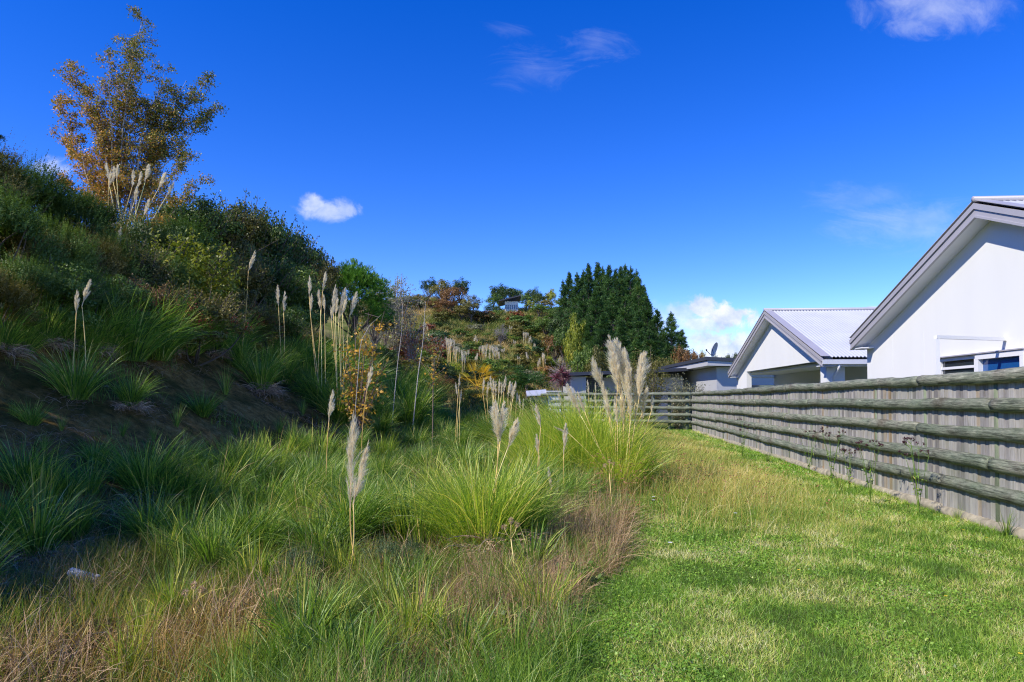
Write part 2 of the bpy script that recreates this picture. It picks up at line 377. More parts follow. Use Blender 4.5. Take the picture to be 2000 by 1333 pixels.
def paling_mat():
    m_, t, out = newmat('weathered_paling')
    g1 = noise(t, 5, 8, .7, (6, 6, .45)); g2 = noise(t, .7, 4, .6, (1, 1, 1.4)); g3 = noise(t, 30, 4, .6, (3, 3, .15))
    c = ramp(t, attr(t), [(0, (.22, .205, .20)), (.25, (.35, .33, .325)), (.5, (.44, .42, .405)), (.75, (.37, .345, .305)), (.96, (.52, .49, .46)), (1, (.31, .22, .12))])
    c = mixc(t, 1.0, c, ramp(t, g1, [(.3, (.48, .46, .44)), (.5, (.95, .95, .95)), (.75, (1.2, 1.2, 1.2))]), 'MULTIPLY')
    c = mixc(t, ramp(t, g2, [(.5, (0, 0, 0)), (.72, (.5, .5, .5))]), c, (.17, .20, .13))
    b = t.nodes.new('ShaderNodeBsdfPrincipled'); b.inputs['Roughness'].default_value = .85; b.inputs['Specular IOR Level'].default_value = .2
    t.links.new(c, b.inputs['Base Color']); t.links.new(bump(t, nmath(t, 'ADD', g1, g3), .5, .01), b.inputs['Normal'])
    t.links.new(b.outputs[0], out.inputs[0]); return m_
M_LOG = log_mat(); M_PAL = paling_mat()
FX = lambda Y: 4.72 + .125*Y
def log_piece(parent, A, B, r0, r1, name='log_rail', seed=0, sides=14, M=M_LOG, wob=.6):
    A = np.array(A, float); B = np.array(B, float); Ln = np.linalg.norm(B-A); n = max(6, int(Ln/.12)+1)
    r = np.random.default_rng(seed); s = np.linspace(0, Ln, n)
    k1, k2, k3 = r.uniform(0, 6, 3)
    P = np.stack([s, wob*(.012*np.sin(s*1.7+k1)+.006*np.sin(s*6+k2)), wob*(.014*np.sin(s*1.4+k3)+.007*np.sin(s*5+k1))], -1)
    rad = np.linspace(r0, r1, n)*(1+.012*np.sin(s*3+k2)+r.normal(0, .008, n)); rad[0] *= .93; rad[-1] *= .93
    # occasional knot swellings
    for kk in r.uniform(.3, Ln-.3, max(1, int(Ln/1.2))): rad *= 1+.045*np.exp(-((s-kk)/.09)**2)
    g = G(); tube(g, P, rad, sides)
    V = g.V[0]; V[:, 1:] += r.normal(0, .0025, (len(V), 2)).astype(np.float32)
    o = g.obj(name, M, smooth=True)
    d = (B-A)/Ln; q = Vector(d).to_track_quat('X', 'Z'); o.rotation_mode = 'QUATERNION'; o.rotation_quaternion = q @ Matrix.Rotation(r.uniform(0, 6.28), 4, 'X').to_quaternion()
    o.location = Vector(A) - (parent.location if parent else Vector((0, 0, 0))); o.parent = parent
    return o
RZ = [1.84, 1.49, 1.14, .79, .45]
def build_long_fence():
    f = empty('log_fence', (FX(7), 7, 0))
    tag(f, 'long weathered fence of stacked round rails over upright grey palings beside the lawn', 'fence')
    dv = np.array([.124, .992, 0]); nv = np.array([.992, -.124, 0])
    r = np.random.default_rng(12)
    Y0, Y1 = 1.0, 34.0
    breaks = [[1, 3.6, 9.95, 16.9, 22, 28.6, 34.0], [1, 4.2, 8.1, 15.1, 20.1, 26.9, 34.0], [1, 4.6, 10.0, 17.0, 23.6, 28.6, 34.0], [1, 3.2, 8.15, 13.3, 20.3, 27.0, 34.0], [1, 5.0, 11.8, 18.6, 25.3, 30.3, 34.0]]
    for k, z in enumerate(RZ):
        bl = breaks[k]
        for i in range(len(bl)-1):
            ya, yb = bl[i], bl[i+1]; ra, rb = (.088, .078) if (i+k) % 2 else (.079, .087)
            j1, j2 = r.uniform(-.012, .012, 2)
            log_piece(f, (FX(ya)+j1, ya+.012, z+r.uniform(-.015, .015)), (FX(yb)+j2, yb-.012, z+r.uniform(-.015, .015)), ra, rb, seed=int(k*50+i))
    # kick log
    for i, (ya, yb) in enumerate([(1, 5.1), (5.1, 9.4), (9.4, 14), (14, 20), (20, 27), (27, 34)]):
        log_piece(f, (FX(ya)+.02, ya+.01, .035), (FX(yb)+.03, yb-.01, .03), .085, .08, name='kick_log', seed=900+i, M=M_KICK)
    posts = np.arange(8.13-1.75*4, 34, 1.75)
    for i, y in enumerate(posts):
        g = G(); c = np.array([FX(y), y, 0]) + nv*.062
        pts = [c - f_off(f) + np.array([0, 0, -.3]), c - f_off(f) + np.array([0, 0, .8]), c - f_off(f) + np.array([0, 0, 1.84])]
        tube(g, pts, [.062, .06, .058], 10, rnd=.3); g.obj('fence_post', M_POST, f, smooth=True)
    g = G(); y = 1.0; i = 0
    while y < 34.02:
        w = r.uniform(.086, .104)
        base = np.array([FX(y), y, 0]); off = .012 + (0 if i % 2 else .008) + r.uniform(-.002, .002); th = .017
        a = base + nv*off - f_off(f); top = 1.845 + r.normal(0, .012); tl = r.normal(0, .0015)
        F = lambda s, d_, z_: a + dv*(s + tl*z_) + nv*d_ + np.array([0, 0, z_])
        g.box((0, 0, -.05), (w + (.004 if i % 2 else .012), th, top), rnd=r.random()**1.0, F=F)
        y += (w+.002)*.992; i += 1
    g.obj('paling_panel', M_PAL, f)
    # back rails that hold the palings
    g = G()
    for z in (.4, 1.5):
        F = lambda s, d_, z_: np.array([FX(1), 1, 0]) + dv*s + nv*(d_+.05) + np.array([0, 0, z_]) - f_off(f)
        g.box((0, 0, z), (33.2, .045, z+.09), F=F, rnd=.4)
    g.obj('back_rail', M_PAL, f)
def f_off(f): return np.array(f.location)
M_KICK = pbr('pale_kick_log', (.33, .29, .21), .85, bumpn=(20, .5), coln=(9, .5, (1, 1, 1)))
M_POST = pbr('green_stained_post', (.17, .20, .13), .85, bumpn=(20, .5), coln=(6, .45, (3, 3, .5)))
def build_cross_fence():
    C = np.array([FX(34), 34.15, 0]); D = np.array([1.75, 38.0, 0])
    f = empty('rail_fence', C); tag(f, 'open five rail log fence crossing behind the tall pampas clump without palings', 'fence')
    d = D-C; Ln = np.linalg.norm(d); d /= Ln
    r = np.random.default_rng(5)
    for k, z in enumerate(RZ):
        br = [0, 2.9+.2*k, 5.6-.1*k, Ln+r.uniform(-.5, .3)]
        for i in range(3):
            A = C+d*br[i]+np.array([0, 0, z]); B = C+d*br[i+1]+np.array([0, 0, z+r.uniform(-.02, .02)])
            log_piece(f, A, B, .085, .078, seed=400+k*7+i, sides=10)
    n_ = np.array([-d[1], d[0], 0]); n_ = -n_ if n_[1] < 0 else n_
    for s in (.25, 1.15, 2.0, 3.7, 5.4, 7.1):
        c = C+d*s+n_*.15-f_off(f); zb = hz(*(C+d*s)[:2])
        g = G(); tube(g, [c+[0, 0, zb-.3], c+[0, 0, 1.95]], [.085, .08], 10); g.obj('fence_post', M_POST, f, smooth=True)
    return f
build_long_fence(); build_cross_fence()

# ------------------------------------------------------------------ houses
def white_wall_mat():
    m_, t, out = newmat('white_render'); n1 = noise(t, 1.1, 5, .6, (1, 1, .35)); n2 = noise(t, 90, 3, .6)
    c = ramp(t, n1, [(.3, (.77, .77, .755)), (.7, (.81, .81, .795))])
    b = t.nodes.new('ShaderNodeBsdfPrincipled'); b.inputs['Roughness'].default_value = .75; b.inputs['Specular IOR Level'].default_value = .3
    t.links.new(c, b.inputs['Base Color']); t.links.new(bump(t, n2, .1, .004), b.inputs['Normal']); t.links.new(b.outputs[0], out.inputs[0]); return m_
M_WHITE = white_wall_mat()
M_TRIM = pbr('grey_barge_paint', (.40, .385, .42), .45, coln=(2, .05, (1, 1, 1)))
M_TRIM2 = pbr('pale_soffit_paint', (.74, .75, .79), .55, coln=(3, .04, (1, 1, 1)))
M_ROOF = pbr('pale_corrugated_steel', (.58, .59, .64), .45, .1, coln=(1.2, .08, (1, 1, 1)))
M_PVC = pbr('white_pvc', (.78, .78, .76), .35, coln=(8, .06, (1, 1, 1)))
M_FRAME = pbr('white_aluminium', (.80, .80, .82), .35)
M_STEEL = pbr('galvanised_steel', (.38, .38, .42), .35, .9)
M_DARKTRIM = pbr('charcoal_fascia', (.045, .05, .065), .5, coln=(3, .1, (1, 1, 1)))
M_GREYWALL = pbr('grey_render', (.46, .46, .48), .8, bumpn=(40, .1), coln=(.8, .05, (1, 1, 1)))
M_CHARCLAD = pbr('charcoal_cladding', (.055, .055, .075), .6, coln=(4, .15, (1, 1, 1)))
def glass(name, col, rough=.06):
    m_, t, out = newmat(name); b = t.nodes.new('ShaderNodeBsdfPrincipled'); b.inputs['Base Color'].default_value = (*col, 1)
    b.inputs['Roughness'].default_value = rough; b.inputs['IOR'].default_value = 1.6; b.inputs['Specular IOR Level'].default_value = .9
    t.links.new(b.outputs[0], out.inputs[0]); return m_
M_GLASS = glass('dark_window_glass', (.02, .03, .045)); M_BLUE = glass('painted_reflection_glass', (.012, .09, .30), .12)  # M_BLUE: the pane's blue reflection is put into its base colour, no blind

def gable_house(name, label, E, Yn, apexz, ez, depth, recess=False):
    """E far eave point (x,y) of the barge; gable runs toward the camera to y=Yn; ridge runs along +X."""
    A = np.array([-.06, -.998, 0]); A /= np.linalg.norm(A); B = np.array([.998, -.06, 0])
    h = empty(name, (E[0], E[1], 0)); tag(h, label, 'house', None)
    off = np.array([0, 0, 0.])
    Wd = (E[1]-Yn)/.998; half = Wd/2; rise = apexz-ez; pit = math.atan2(rise, half)
    F = lambda s, d_, z_: A*s + B*d_ + np.array([0, 0, z_])
    OV, ov = .30, .42   # gable overhang, eave overhang
    # wall
    zw = lambda s: ez + rise*(1-abs(s-half)/half) - .06
    g = G(); s0, s1 = .10, Wd-ov
    if not recess:
        poly = [F(s0, OV, -.2), F(s1, OV, -.2), F(s1, OV, zw(s1)), F(half, OV, zw(half)), F(s0, OV, zw(s0))]
        g.prism(poly, B*depth)
    else:
        zb = ez-.02
        poly = [F(s0, OV, zb), F(s1, OV, zb), F(s1, OV, zw(s1)), F(half, OV, zw(half)), F(s0, OV, zw(s0))]
        g.prism(poly, B*.18)
        g.box((s0, OV, -.2), (s0+1.45, OV+.19, zb-.003), F=F)                       # left pier
        g.box((s1-.42, OV, -.2), (s1, OV+.5, zb-.003), F=F)                   # right pier
        g.box((s0, 1.5+OV, -.2), (s1, depth, zb+.05), F=F)                    # set back wall
        g.box((s0+.2, OV+.2, zb-.1), (s1-.01, 1.48+OV, zb-.02), F=F)           # porch ceiling
    g.obj('wall', M_WHITE, h)
    # corrugated roof: two slopes
    for sgn, nm in ((-1, 'far'), (1, 'near')):
        nd = int(depth/.0254)+1; dd = np.linspace(.10, depth, nd); hgt = .016*np.sin(dd/.1016*2*math.pi)
        rows = np.linspace(0, 1, 2)
        V = []
        for r_ in rows:
            s = half + sgn*(half+.03)*r_; z = apexz + .055 - rise*r_*((half+.03)/half)
            for i in range(nd): V.append(F(s, dd[i], z+hgt[i]))
        V = np.array(V); i = np.arange(nd-1); Q = np.stack([i, i+1, nd+i+1, nd+i], -1)
        V2 = V - np.array([0, 0, .012]); g = G(); g.add(V, Q); g.add(V2, Q[:, ::-1]); rf = g.obj('roof', M_ROOF, h, smooth=True)
        # barge boards with stepped trim
        u_ = np.array([half, rise]); u_ /= np.linalg.norm(u_)
        def strip(d0, d1, lo, hi, mat, nm2, par):
            g = G(); k = math.cos(pit)
            P = [F(half, d0, apexz+lo/k), F(half + sgn*half*1.012, d0, ez+lo/k - rise*.012), F(half+sgn*half*1.012, d0, ez+hi/k - rise*.012), F(half, d0, apexz+hi/k)]
            g.prism(P, B*(d1-d0)); return g.obj(nm2, mat, par)
        bb = strip(0, .03, -.185, .02, M_TRIM, 'barge_board', h)
        strip(-.025, .0, -.055, .03, M_TRIM, 'barge_cap', bb); strip(-.012, .0, -.185, -.15, M_TRIM, 'barge_bead', bb)
        strip(-.025, .22, .075, .085, M_TRIM, 'edge_flashing', rf)
        strip(.032, OV+.01, -.18, -.17, M_TRIM2, 'soffit', h)
        # eave box end
        s_e = half+sgn*half; zlow = ez-.20
    g = G(); tube(g, [F(half, -.03, apexz+.095), F(half, depth, apexz+.095)], .05, 8); g.obj('ridge_cap', M_TRIM, h, smooth=True)
    # eave soffit returns, gutter
    for s_in, s_out in ((.45, 0.0), (Wd-ov, Wd)):
        g = G(); g.box((min(s_in, s_out), .032, ez-.21), (max(s_in, s_out), depth, ez-.185), F=F); g.obj('eave_soffit', M_TRIM2, h)
    g = G(); s = Wd+.0
    prof = [(0, 0), (0, -.13), (.05, -.15), (.12, -.13), (.13, -.01), (.12, -.01), (.11, -.12), (.05, -.135), (.012, -.12), (.012, 0)]
    g.prism([F(s+a, .0, ez-.03+b) for a, b in prof], B*depth); gu = g.obj('gutter', M_TRIM2, h)
    g = G(); tube(g, [F(Wd+.06, .45, ez-.17), F(Wd+.05, .45, ez-.28), F(Wd-ov+.06, .45, ez-.5), F(Wd-ov+.06, .45, .0)], .04, 8); g.obj('downpipe', M_PVC, h, smooth=True)
    return h, F, OV
h1, F1, OV1 = gable_house('white_house', 'nearest and largest white gabled house, with windows showing just above the log fence', (7.72, 15.5), 6.3, 1.55+3.18-.05, 2.90, 9.0)
h2, F2, OV2 = gable_house('white_house', 'smaller white gabled house with a recessed porch between the grey house and the nearest one', (9.02, 28.4), 18.6, 1.55+3.02+.0, 2.68, 11.0, recess=True)
def window_on(h, F, OV, s0, s1, z0, z1, frame_w=.06, pane=M_GLASS, mull=None, proud=.05):
    g = G(); d0, d1 = OV-proud, OV+.02
    g.box((s0, d0, z1-frame_w), (s1, d1, z1), F=F); g.box((s0, d0, z0), (s1, d1, z0+frame_w), F=F)
    g.box((s0, d0, z0+frame_w+.001), (s0+frame_w, d1, z1-frame_w-.001), F=F); g.box((s1-frame_w, d0, z0+frame_w+.001), (s1, d1, z1-frame_w-.001), F=F)
    w = g.obj('window', M_FRAME, h)
    g = G(); g.box((s0+frame_w+.002, OV-.012, z0+frame_w+.002), (s1-frame_w-.002, OV-.004, z1-frame_w-.002), F=F); g.obj('pane', pane, w)
    if mull:
        g = G(); g.box((s0+frame_w, d0+.01, mull), (s1-frame_w, OV-.014, mull+.045), F=F); g.obj('sash_bar', M_FRAME, w)
    return w
# the far eave is at y=15.5, s runs toward the camera
window_on(h1, F1, OV1, 3.05, 4.15, .9, 2.30, pane=M_GLASS, mull=2.09)
wa = window_on(h1, F1, OV1, 4.18, 5.35, .9, 2.30, frame_w=.085, pane=M_BLUE, proud=.09)
g = G(); g.box((3.03, OV1-.11, 2.305), (5.37, OV1+.01, 2.325), F=F1); g.obj('window_flashing', M_TRIM, h1)
g = G(); g.box((3.4, OV2+1.46, 1.7), (5.0, OV2+1.53, 2.08), F=F2); g.obj('window', M_GLASS, h2)
g = G(); g.box((7.4, OV2+1.46, .0), (8.3, OV2+1.51, 2.0), F=F2); g.obj('door', M_TRIM, h2)
g = G()
for s_ in (1.25, 2.45, 5.9, 7.1): g.box((s_, OV1-.0025, .0), (s_+.007, OV1+.01, 2.9), F=F1)
g.obj('wall_joint', M_TRIM2, h1)
# lean-to wing between the two white houses
# bracket
b0 = at(1830, 720, 10.35); br = empty('hanging_bracket', (b0[0], b0[1], 0)); tag(br, 'white square steel post with a horizontal arm in front of the nearest house window', 'bracket')
pa = at(1830, 662, 10.35); pb = at(1992, 667, 10.75); pa[2] = max(pa[2], 2.4)
bo = np.array(br.location)
g = G(); g.box((-.03, -.03, 0), (.03, .03, pa[2]-.002)); 
g.obj('post', M_FRAME, br)
dvb = (pb-pa); ln = np.linalg.norm(dvb); 
g = G(); FF = lambda s, d_, z_: pa-bo + dvb/ln*s + np.array([-dvb[1], dvb[0], 0])/ln*d_ + np.array([0, 0, z_])
g.box((-.03, -.03, 0), (ln, .03, .05), F=FF); g.obj('arm', M_FRAME, br)
hk = pa + dvb*.86; sh = empty('shackle_chain', hk); tag(sh, 'steel snap hook and chain hanging from the white bracket arm', 'chain')
def ring(g, c, rx, rz, r, rot=0, n=18):
    th = np.linspace(0, 2*math.pi, n+1); P = np.stack([np.cos(th)*rx*math.cos(rot), np.cos(th)*rx*math.sin(rot), np.sin(th)*rz], -1)+np.array(c); tube(g, P, r, 6, cap=False)
g = G(); tube(g, [[0, 0, .08], [0, 0, -.02]], .008, 6); ring(g, (0, 0, -.045), .022, .03, .006); g.obj('eye_bolt', M_STEEL, sh, smooth=True)
g = G(); th = np.linspace(0, 2*math.pi, 25); w_ = .016+.018*(1-np.sin(th))/2*1.2
P = np.stack([np.cos(th)*w_, th*0, np.sin(th)*.085-.145], -1); tube(g, P, .0065, 6, cap=False); g.obj('snap_hook', M_STEEL, sh, smooth=True)
for k in range(3):
    g = G(); ring(g, (0, 0, -.245-.045*k), .014, .028, .005, rot=(k % 2)*1.5+.3); g.obj('chain_link', M_STEEL, sh, smooth=True)

def build_grey_house():
    Y0 = 41.; xl = at(1388, 700, Y0)[0]
    h = empty('grey_house', (xl, Y0, 0)); tag(h, 'low grey rendered house with charcoal fascias and a satellite dish, behind the crossing fence', 'house')
    o = np.array([xl, Y0, 0.]); 
    # main block: near-left corner at local 0,0 ; runs back (+Y) 11 m and right (+X) 4.5 m
    g = G(); T = 3.55
    g.box((.5, .5, -.2), (5.2, 12.5, T)); w = g.obj('wall', M_GREYWALL, h)
    g = G(); P = [(-.35, -.3, 3.93), (5.6, -.3, 3.62), (5.6, 13.2, 3.62), (-.35, 13.2, 3.93)]
    V = np.array(P+[(x, y, z+.20) for x, y, z in P]); g.add(V, [[3, 2, 1, 0], [4, 5, 6, 7], [0, 1, 5, 4], [1, 2, 6, 5], [2, 3, 7, 6], [3, 0, 4, 7]]); g.obj('roof', M_DARKTRIM, h)
    g = G(); P = [(-.25, -.2, 3.60), (5.5, -.2, 3.52), (5.5, 13.1, 3.52), (-.25, 13.1, 3.60)]
    V = np.array(P+[(x, y, z+.30) for x, y, z in P]); g.add(V, [[3, 2, 1, 0], [4, 5, 6, 7], [0, 1, 5, 4], [1, 2, 6, 5], [2, 3, 7, 6], [3, 0, 4, 7]]); g.obj('soffit', M_GREYWALL, h)
    g = G(); g.box((2.5, .44, 1.0), (4.4, .52, 2.45)); g.obj('window', M_GLASS, h)
    # low wing to the left, charcoal boards at its corner
    a = at(1112, 735, 47.); x0 = a[0]-xl; 
    g = G(); g.box((x0, 6.3, -.2), (-.1, 13., 3.1)); g.box((x0+.01, 4.6, -.2), (x0+1.0, 6.28, 3.1)); g.obj('wing_wall', M_GREYWALL, h)
    g = G()
    for k in range(22): g.box((x0+.95, 6.22+.006*(k % 2), .0+k*.14), (x0+2.4, 6.28, .134+k*.14))
    g.obj('charcoal_cladding', M_CHARCLAD, h)
    g = G(); P = [(x0-.6, 4.0, 3.12), (.2, 4.7, 3.5), (.2, 13.5, 3.75), (x0-.6, 13.5, 3.3)]
    V = np.array(P+[(x, y, z+.22) for x, y, z in P]); g.add(V, [[3, 2, 1, 0], [4, 5, 6, 7], [0, 1, 5, 4], [1, 2, 6, 5], [2, 3, 7, 6], [3, 0, 4, 7]]); g.obj('wing_roof', M_DARKTRIM, h)
    # dish
    dp = at(1386, 706, 42.5); d = empty('satellite_dish', dp); tag(d, 'pale round satellite dish on a bent arm on the grey house roof', 'satellite dish')
    g = G(); R_ = .42; th = np.linspace(0, 2*math.pi, 29)[:-1]; V = [[0, 0, 0]]
    for k in range(1, 6):
        r_ = R_*k/5
        for a_ in th: V.append([r_*math.cos(a_), .16*(k/5)**2*-1+.0, r_*1.12*math.sin(a_)])
    V = np.array(V); n = 28; Q = []; Tt = [[0, 1+i, 1+(i+1) % n] for i in range(n)]
    for k in range(4):
        for i in range(n): Q.append([1+k*n+i, 1+k*n+(i+1) % n, 1+(k+1)*n+(i+1) % n, 1+(k+1)*n+i])
    Mx = np.array(Matrix.Rotation(.95, 3, 'Z') @ Matrix.Rotation(.35, 3, 'X')); V = V @ Mx.T + np.array([.15, 0, .78])
    g.add(V, Q, Tt); g.add(V+np.array([.012, .012, -.01]), [q[::-1] for q in Q], [q[::-1] for q in Tt]); g.obj('reflector', M_DISH, d, smooth=True)
    g = G(); tube(g, [[.35, .1, -.35], [.3, .1, .35], [.2, .03, .72]], .028, 6); tube(g, [[.3, .1, .0], [.75, .2, -.33]], .015, 5); g.obj('mast', M_STEEL, d, smooth=True)
    g = G(); tube(g, [[.25, .03, .38], [-.02, -.2, .42], [-.3, -.42, .62]], .02, 6); tube(g, [[-.3, -.42, .6], [-.33, -.45, .72]], .045, 8); g.obj('feed_arm', M_DARKTRIM, d, smooth=True)
M_DISH = pbr('dish_paint', (.5, .51, .55), .5)
build_grey_house()
def build_shed():
    a = at(1035, 775, 44.); b = at(1100, 775, 44.)
    h = empty('garden_shed', (a[0], 44., 0)); tag(h, 'low white shed with a pale bluish roof left of the grey house', 'shed')
    w = b[0]-a[0]
    g = G(); g.box((w*.55, .2, -.1), (w, 2.4, 2.05)); g.box((.1, 1.2, -.1), (w*.54, 2.6, 1.75)); g.obj('wall', M_WHITE, h)
    g = G(); V = np.array([(-.2, -.1, 1.78), (w*.54, -.1, 1.85), (w*.54, 2.8, 2.2), (-.2, 2.8, 2.1)]); V = np.concatenate([V, V+[0, 0, .07]])
    g.add(V, [[3, 2, 1, 0], [4, 5, 6, 7], [0, 1, 5, 4], [1, 2, 6, 5], [2, 3, 7, 6], [3, 0, 4, 7]]); g.box((w*.5, .0, 2.051), (w+.15, 2.6, 2.14)); g.obj('roof', M_ROOF, h)
build_shed()
def build_hill_house():
    p = at(999, 603, 101.); p[2] = max(p[2], hz(p[0], p[1])-.1)
    h = empty('hilltop_house', (p[0], p[1], p[2])); tag(h, 'tiny white walled house half hidden by trees on the hilltop', 'house')
    g = G(); g.box((-1.0, 0, -6), (1.0, 5, 1.05)); g.obj('wall', M_WHITE, h)
    g = G()
    for k in range(6): g.box((-.9+.32*k, -.03, -.1), (-.72+.32*k, .01, .55))
    g.obj('window', M_GLASS, h)
    g = G(); V = np.array([(-1.9, -.9, .95), (1.4, -.9, 1.75), (1.4, 5, 1.75), (-1.9, 5, .95)]); V = np.concatenate([V, V+[0, 0, .14]])
    g.add(V, [[3, 2, 1, 0], [4, 5, 6, 7], [0, 1, 5, 4], [1, 2, 6, 5], [2, 3, 7, 6], [3, 0, 4, 7]]); g.obj('roof', M_CHARCLAD, h)
build_hill_house()
# two white pipes in the ditch
def pipe(px, py, ang, ln, lab):
    p = ground(px, py); o = empty('drain_pipe', (p[0], p[1], p[2]+.06)); tag(o, lab, 'pipe')
    g = G(); d = np.array([math.cos(ang), math.sin(ang)*.8, -.16]); n = 20
    th = np.linspace(0, 2*math.pi, n+1)[:-1]; A = np.cross(d, [0, 0, 1.]); A /= np.linalg.norm(A); B = np.cross(d/np.linalg.norm(d), A)
    V = []
    for (s, r_) in ((-ln, .042), (.06, .042), (.06, .036), (-ln, .036)):
        for t_ in th: V.append(d*s + r_*(math.cos(t_)*A+math.sin(t_)*B))
    Q = [[k*n+i, k*n+(i+1) % n, (k+1)*n+(i+1) % n, (k+1)*n+i] for k in range(3) for i in range(n)]
    g.add(np.array(V), Q); g.obj('pipe_barrel', M_PVC, o, smooth=True)
    g = G(); V = []
    for (s, r_) in ((.02, .0425), (.02, .046), (.055, .046), (.055, .0425)):
        for t_ in th: V.append(d*s + r_*(math.cos(t_)*A+math.sin(t_)*B))
    g.add(np.array(V), Q); g.obj('pipe_collar', M_PVC, o, smooth=True)
pipe(182, 1146, -.35, .24, 'white plastic drain pipe poking out of the dead tussock on the shaded slope')
pipe(853, 962, .1, .30, 'white plastic pipe end lying among dry grass in the middle of the gully')
# water at the ditch bottom
def build_water():
    ys = np.linspace(2, 24, 60); g = G(); V = []
    for y in ys:
        c = edge(y)-2.3; V += [[c-.5, y, -1.10], [c+.5, y, -1.10]]
    i = np.arange(len(ys)-1)*2; g.add(np.array(V), np.stack([i, i+1, i+3, i+2], -1))
    o = g.obj('ditch_water', glass('ditch_water', (.015, .02, .015), .08)); o['kind'] = 'structure'
build_water()

# ================================================================== vegetation
UP = np.array([0, 0, 1.])
M_SEDGE = leafmat('sedge_blade', gain=2.0, stops=[(0, (.012, .028, .006)), (.35, (.040, .095, .014)), (.62, (.10, .195, .026)), (.80, (.17, .27, .045)), (.92, (.30, .32, .10)), (1, (.46, .40, .21))], trans=.38, gloss=.07, objvar=.14)
M_PAMPAS = leafmat('pampas_blade', [(0, (.07, .13, .02)), (.35, (.16, .28, .045)), (.65, (.30, .40, .06)), (.88, (.44, .42, .12)), (1, (.52, .45, .24))], trans=.45, gloss=.07, objvar=.1)
M_THATCH = leafmat('dead_thatch', [(0, (.09, .065, .05)), (.5, (.24, .185, .145)), (1, (.44, .37, .30))], trans=.15, gloss=.04, objvar=.1)
M_DRY = leafmat('dry_grass_blade', [(0, (.05, .045, .02)), (.3, (.14, .10, .065)), (.65, (.28, .215, .15)), (.85, (.42, .35, .25)), (1, (.12, .17, .03))], trans=.3, gloss=.04, objvar=0)
M_LAWN = leafmat('lawn_blade', gain=2.2, stops=[(0, (.045, .10, .015)), (.35, (.085, .185, .025)), (.62, (.15, .27, .04)), (.78, (.23, .30, .07)), (.9, (.36, .33, .15)), (1, (.50, .42, .26))], trans=.4, gloss=.06, objvar=0)
M_REED = leafmat('reed_blade', [(0, (.035, .055, .012)), (.3, (.07, .12, .02)), (.55, (.13, .18, .035)), (.75, (.22, .17, .06)), (1, (.34, .25, .13))], trans=.35, gloss=.05, objvar=0)
M_PLUME = leafmat('plume_hair', [(0, (.54, .43, .36)), (.5, (.56, .475, .43)), (1, (.56, .50, .50))], trans=.5, gloss=.03, objvar=.12, tgain=(1, .97, .92))
M_STEM = leafmat('plume_stalk', [(0, (.34, .25, .10)), (.5, (.48, .38, .17)), (1, (.55, .50, .25))], trans=.05, gloss=.08)
M_BARK = pbr('rough_bark', (.11, .085, .065), .9, bumpn=(14, .5), coln=(5, .4, (1, 1, .3)))
M_BIRCH = pbr('birch_bark', (.50, .45, .40), .8, bumpn=(14, .3), coln=(7, .6, (1, 1, 2.5)))
M_TWIG = pbr('purple_twig', (.20, .14, .12), .85)
M_GREYTWIG = pbr('grey_twig', (.30, .26, .25), .85)

# ---- tussock meshes
def tussock_mesh(seed, n, Lm, w, spread=.16, lean=(.05, .55), bend=(.3, 1.3), hi=1.0, stiff=False, bias=None):
    global g_rng; g_rng = np.random.default_rng(seed); r = g_rng
    g = G(); a = r.uniform(0, 2*math.pi, n); rr = spread*np.sqrt(r.random(n))
    az = a + r.normal(0, .5, n)
    if bias is not None: az = np.where(r.random(n) < .45, bias + r.normal(0, .6, n), az)
    base = np.stack([rr*np.cos(a), rr*np.sin(a), np.full(n, -.03)], -1)
    ln = Lm*r.uniform(.45, 1.05, n); le = r.uniform(*lean, n)*(.4+.9*rr/spread); be = r.uniform(*bend, n)*r.uniform(.6, 1.1, n)
    rnd = np.clip(r.normal(.50, .25, n)+(r.random(n) < .06)*.4, 0, 1)
    blades(g, base, az, ln, le, be, w*r.uniform(.7, 1.3, n), segs=5, rnd=rnd, tw=1.1)
    return g
def thatch_mesh(seed, n, R_, h):
    global g_rng; g_rng = np.random.default_rng(seed); r = g_rng; g = G()
    a = r.uniform(0, 6.283, n); rr = R_*r.uniform(.2, .8, n)
    base = np.stack([rr*np.cos(a), rr*np.sin(a), h*r.uniform(.1, 1, n)*(1-rr/R_*.6)], -1)
    blades(g, base, a + r.normal(0, .9, n), r.uniform(.15, .45, n)*R_*2.2, r.uniform(.7, 1.7, n), r.uniform(.6, 2.3, n), .011*r.uniform(.6, 1.4, n), segs=4, rnd=r.random(n), tw=1.4)
    return g
SEDGE = [tussock_mesh(100+i, 340, 1.0, .014, .15, (.05, .55), (.3, 1.5)).mesh('sedge', M_SEDGE) for i in range(4)]
LUSH = [tussock_mesh(120+i, 520, 1.0, .0125, .20, (.05, .65), (.4, 1.7), bias=0.2).mesh('lush', M_SEDGE) for i in range(3)]
THIN = [tussock_mesh(140+i, 70, 1.0, .013, .05, (.02, .30), (.1, .8)).mesh('thin', M_SEDGE) for i in range(3)]
M_LIT = leafmat('yellow_green_blade', [(0, (.025, .05, .01)), (.3, (.07, .14, .02)), (.55, (.15, .24, .03)), (.8, (.30, .34, .06)), (.93, (.42, .36, .15)), (1, (.30, .20, .12))], trans=.4, gloss=.06, objvar=.15, gain=1.9)
REEDY = [tussock_mesh(150+i, 150, 1.0, .018, .2, (.0, .35), (.05, 1.5)).mesh('reedy', M_LIT) for i in range(4)]
BROAD = [tussock_mesh(160+i, 130, 1.0, .024, .12, (.03, .45), (.3, 1.5)).mesh('broad', M_SEDGE) for i in range(2)]
THATCH = [thatch_mesh(180+i, 420, .42, .28).mesh('thatch', M_THATCH) for i in range(3)]
KINDM = {'reedy': REEDY, 'sedge': SEDGE, 'lush': LUSH, 'thin': THIN, 'broad': BROAD}
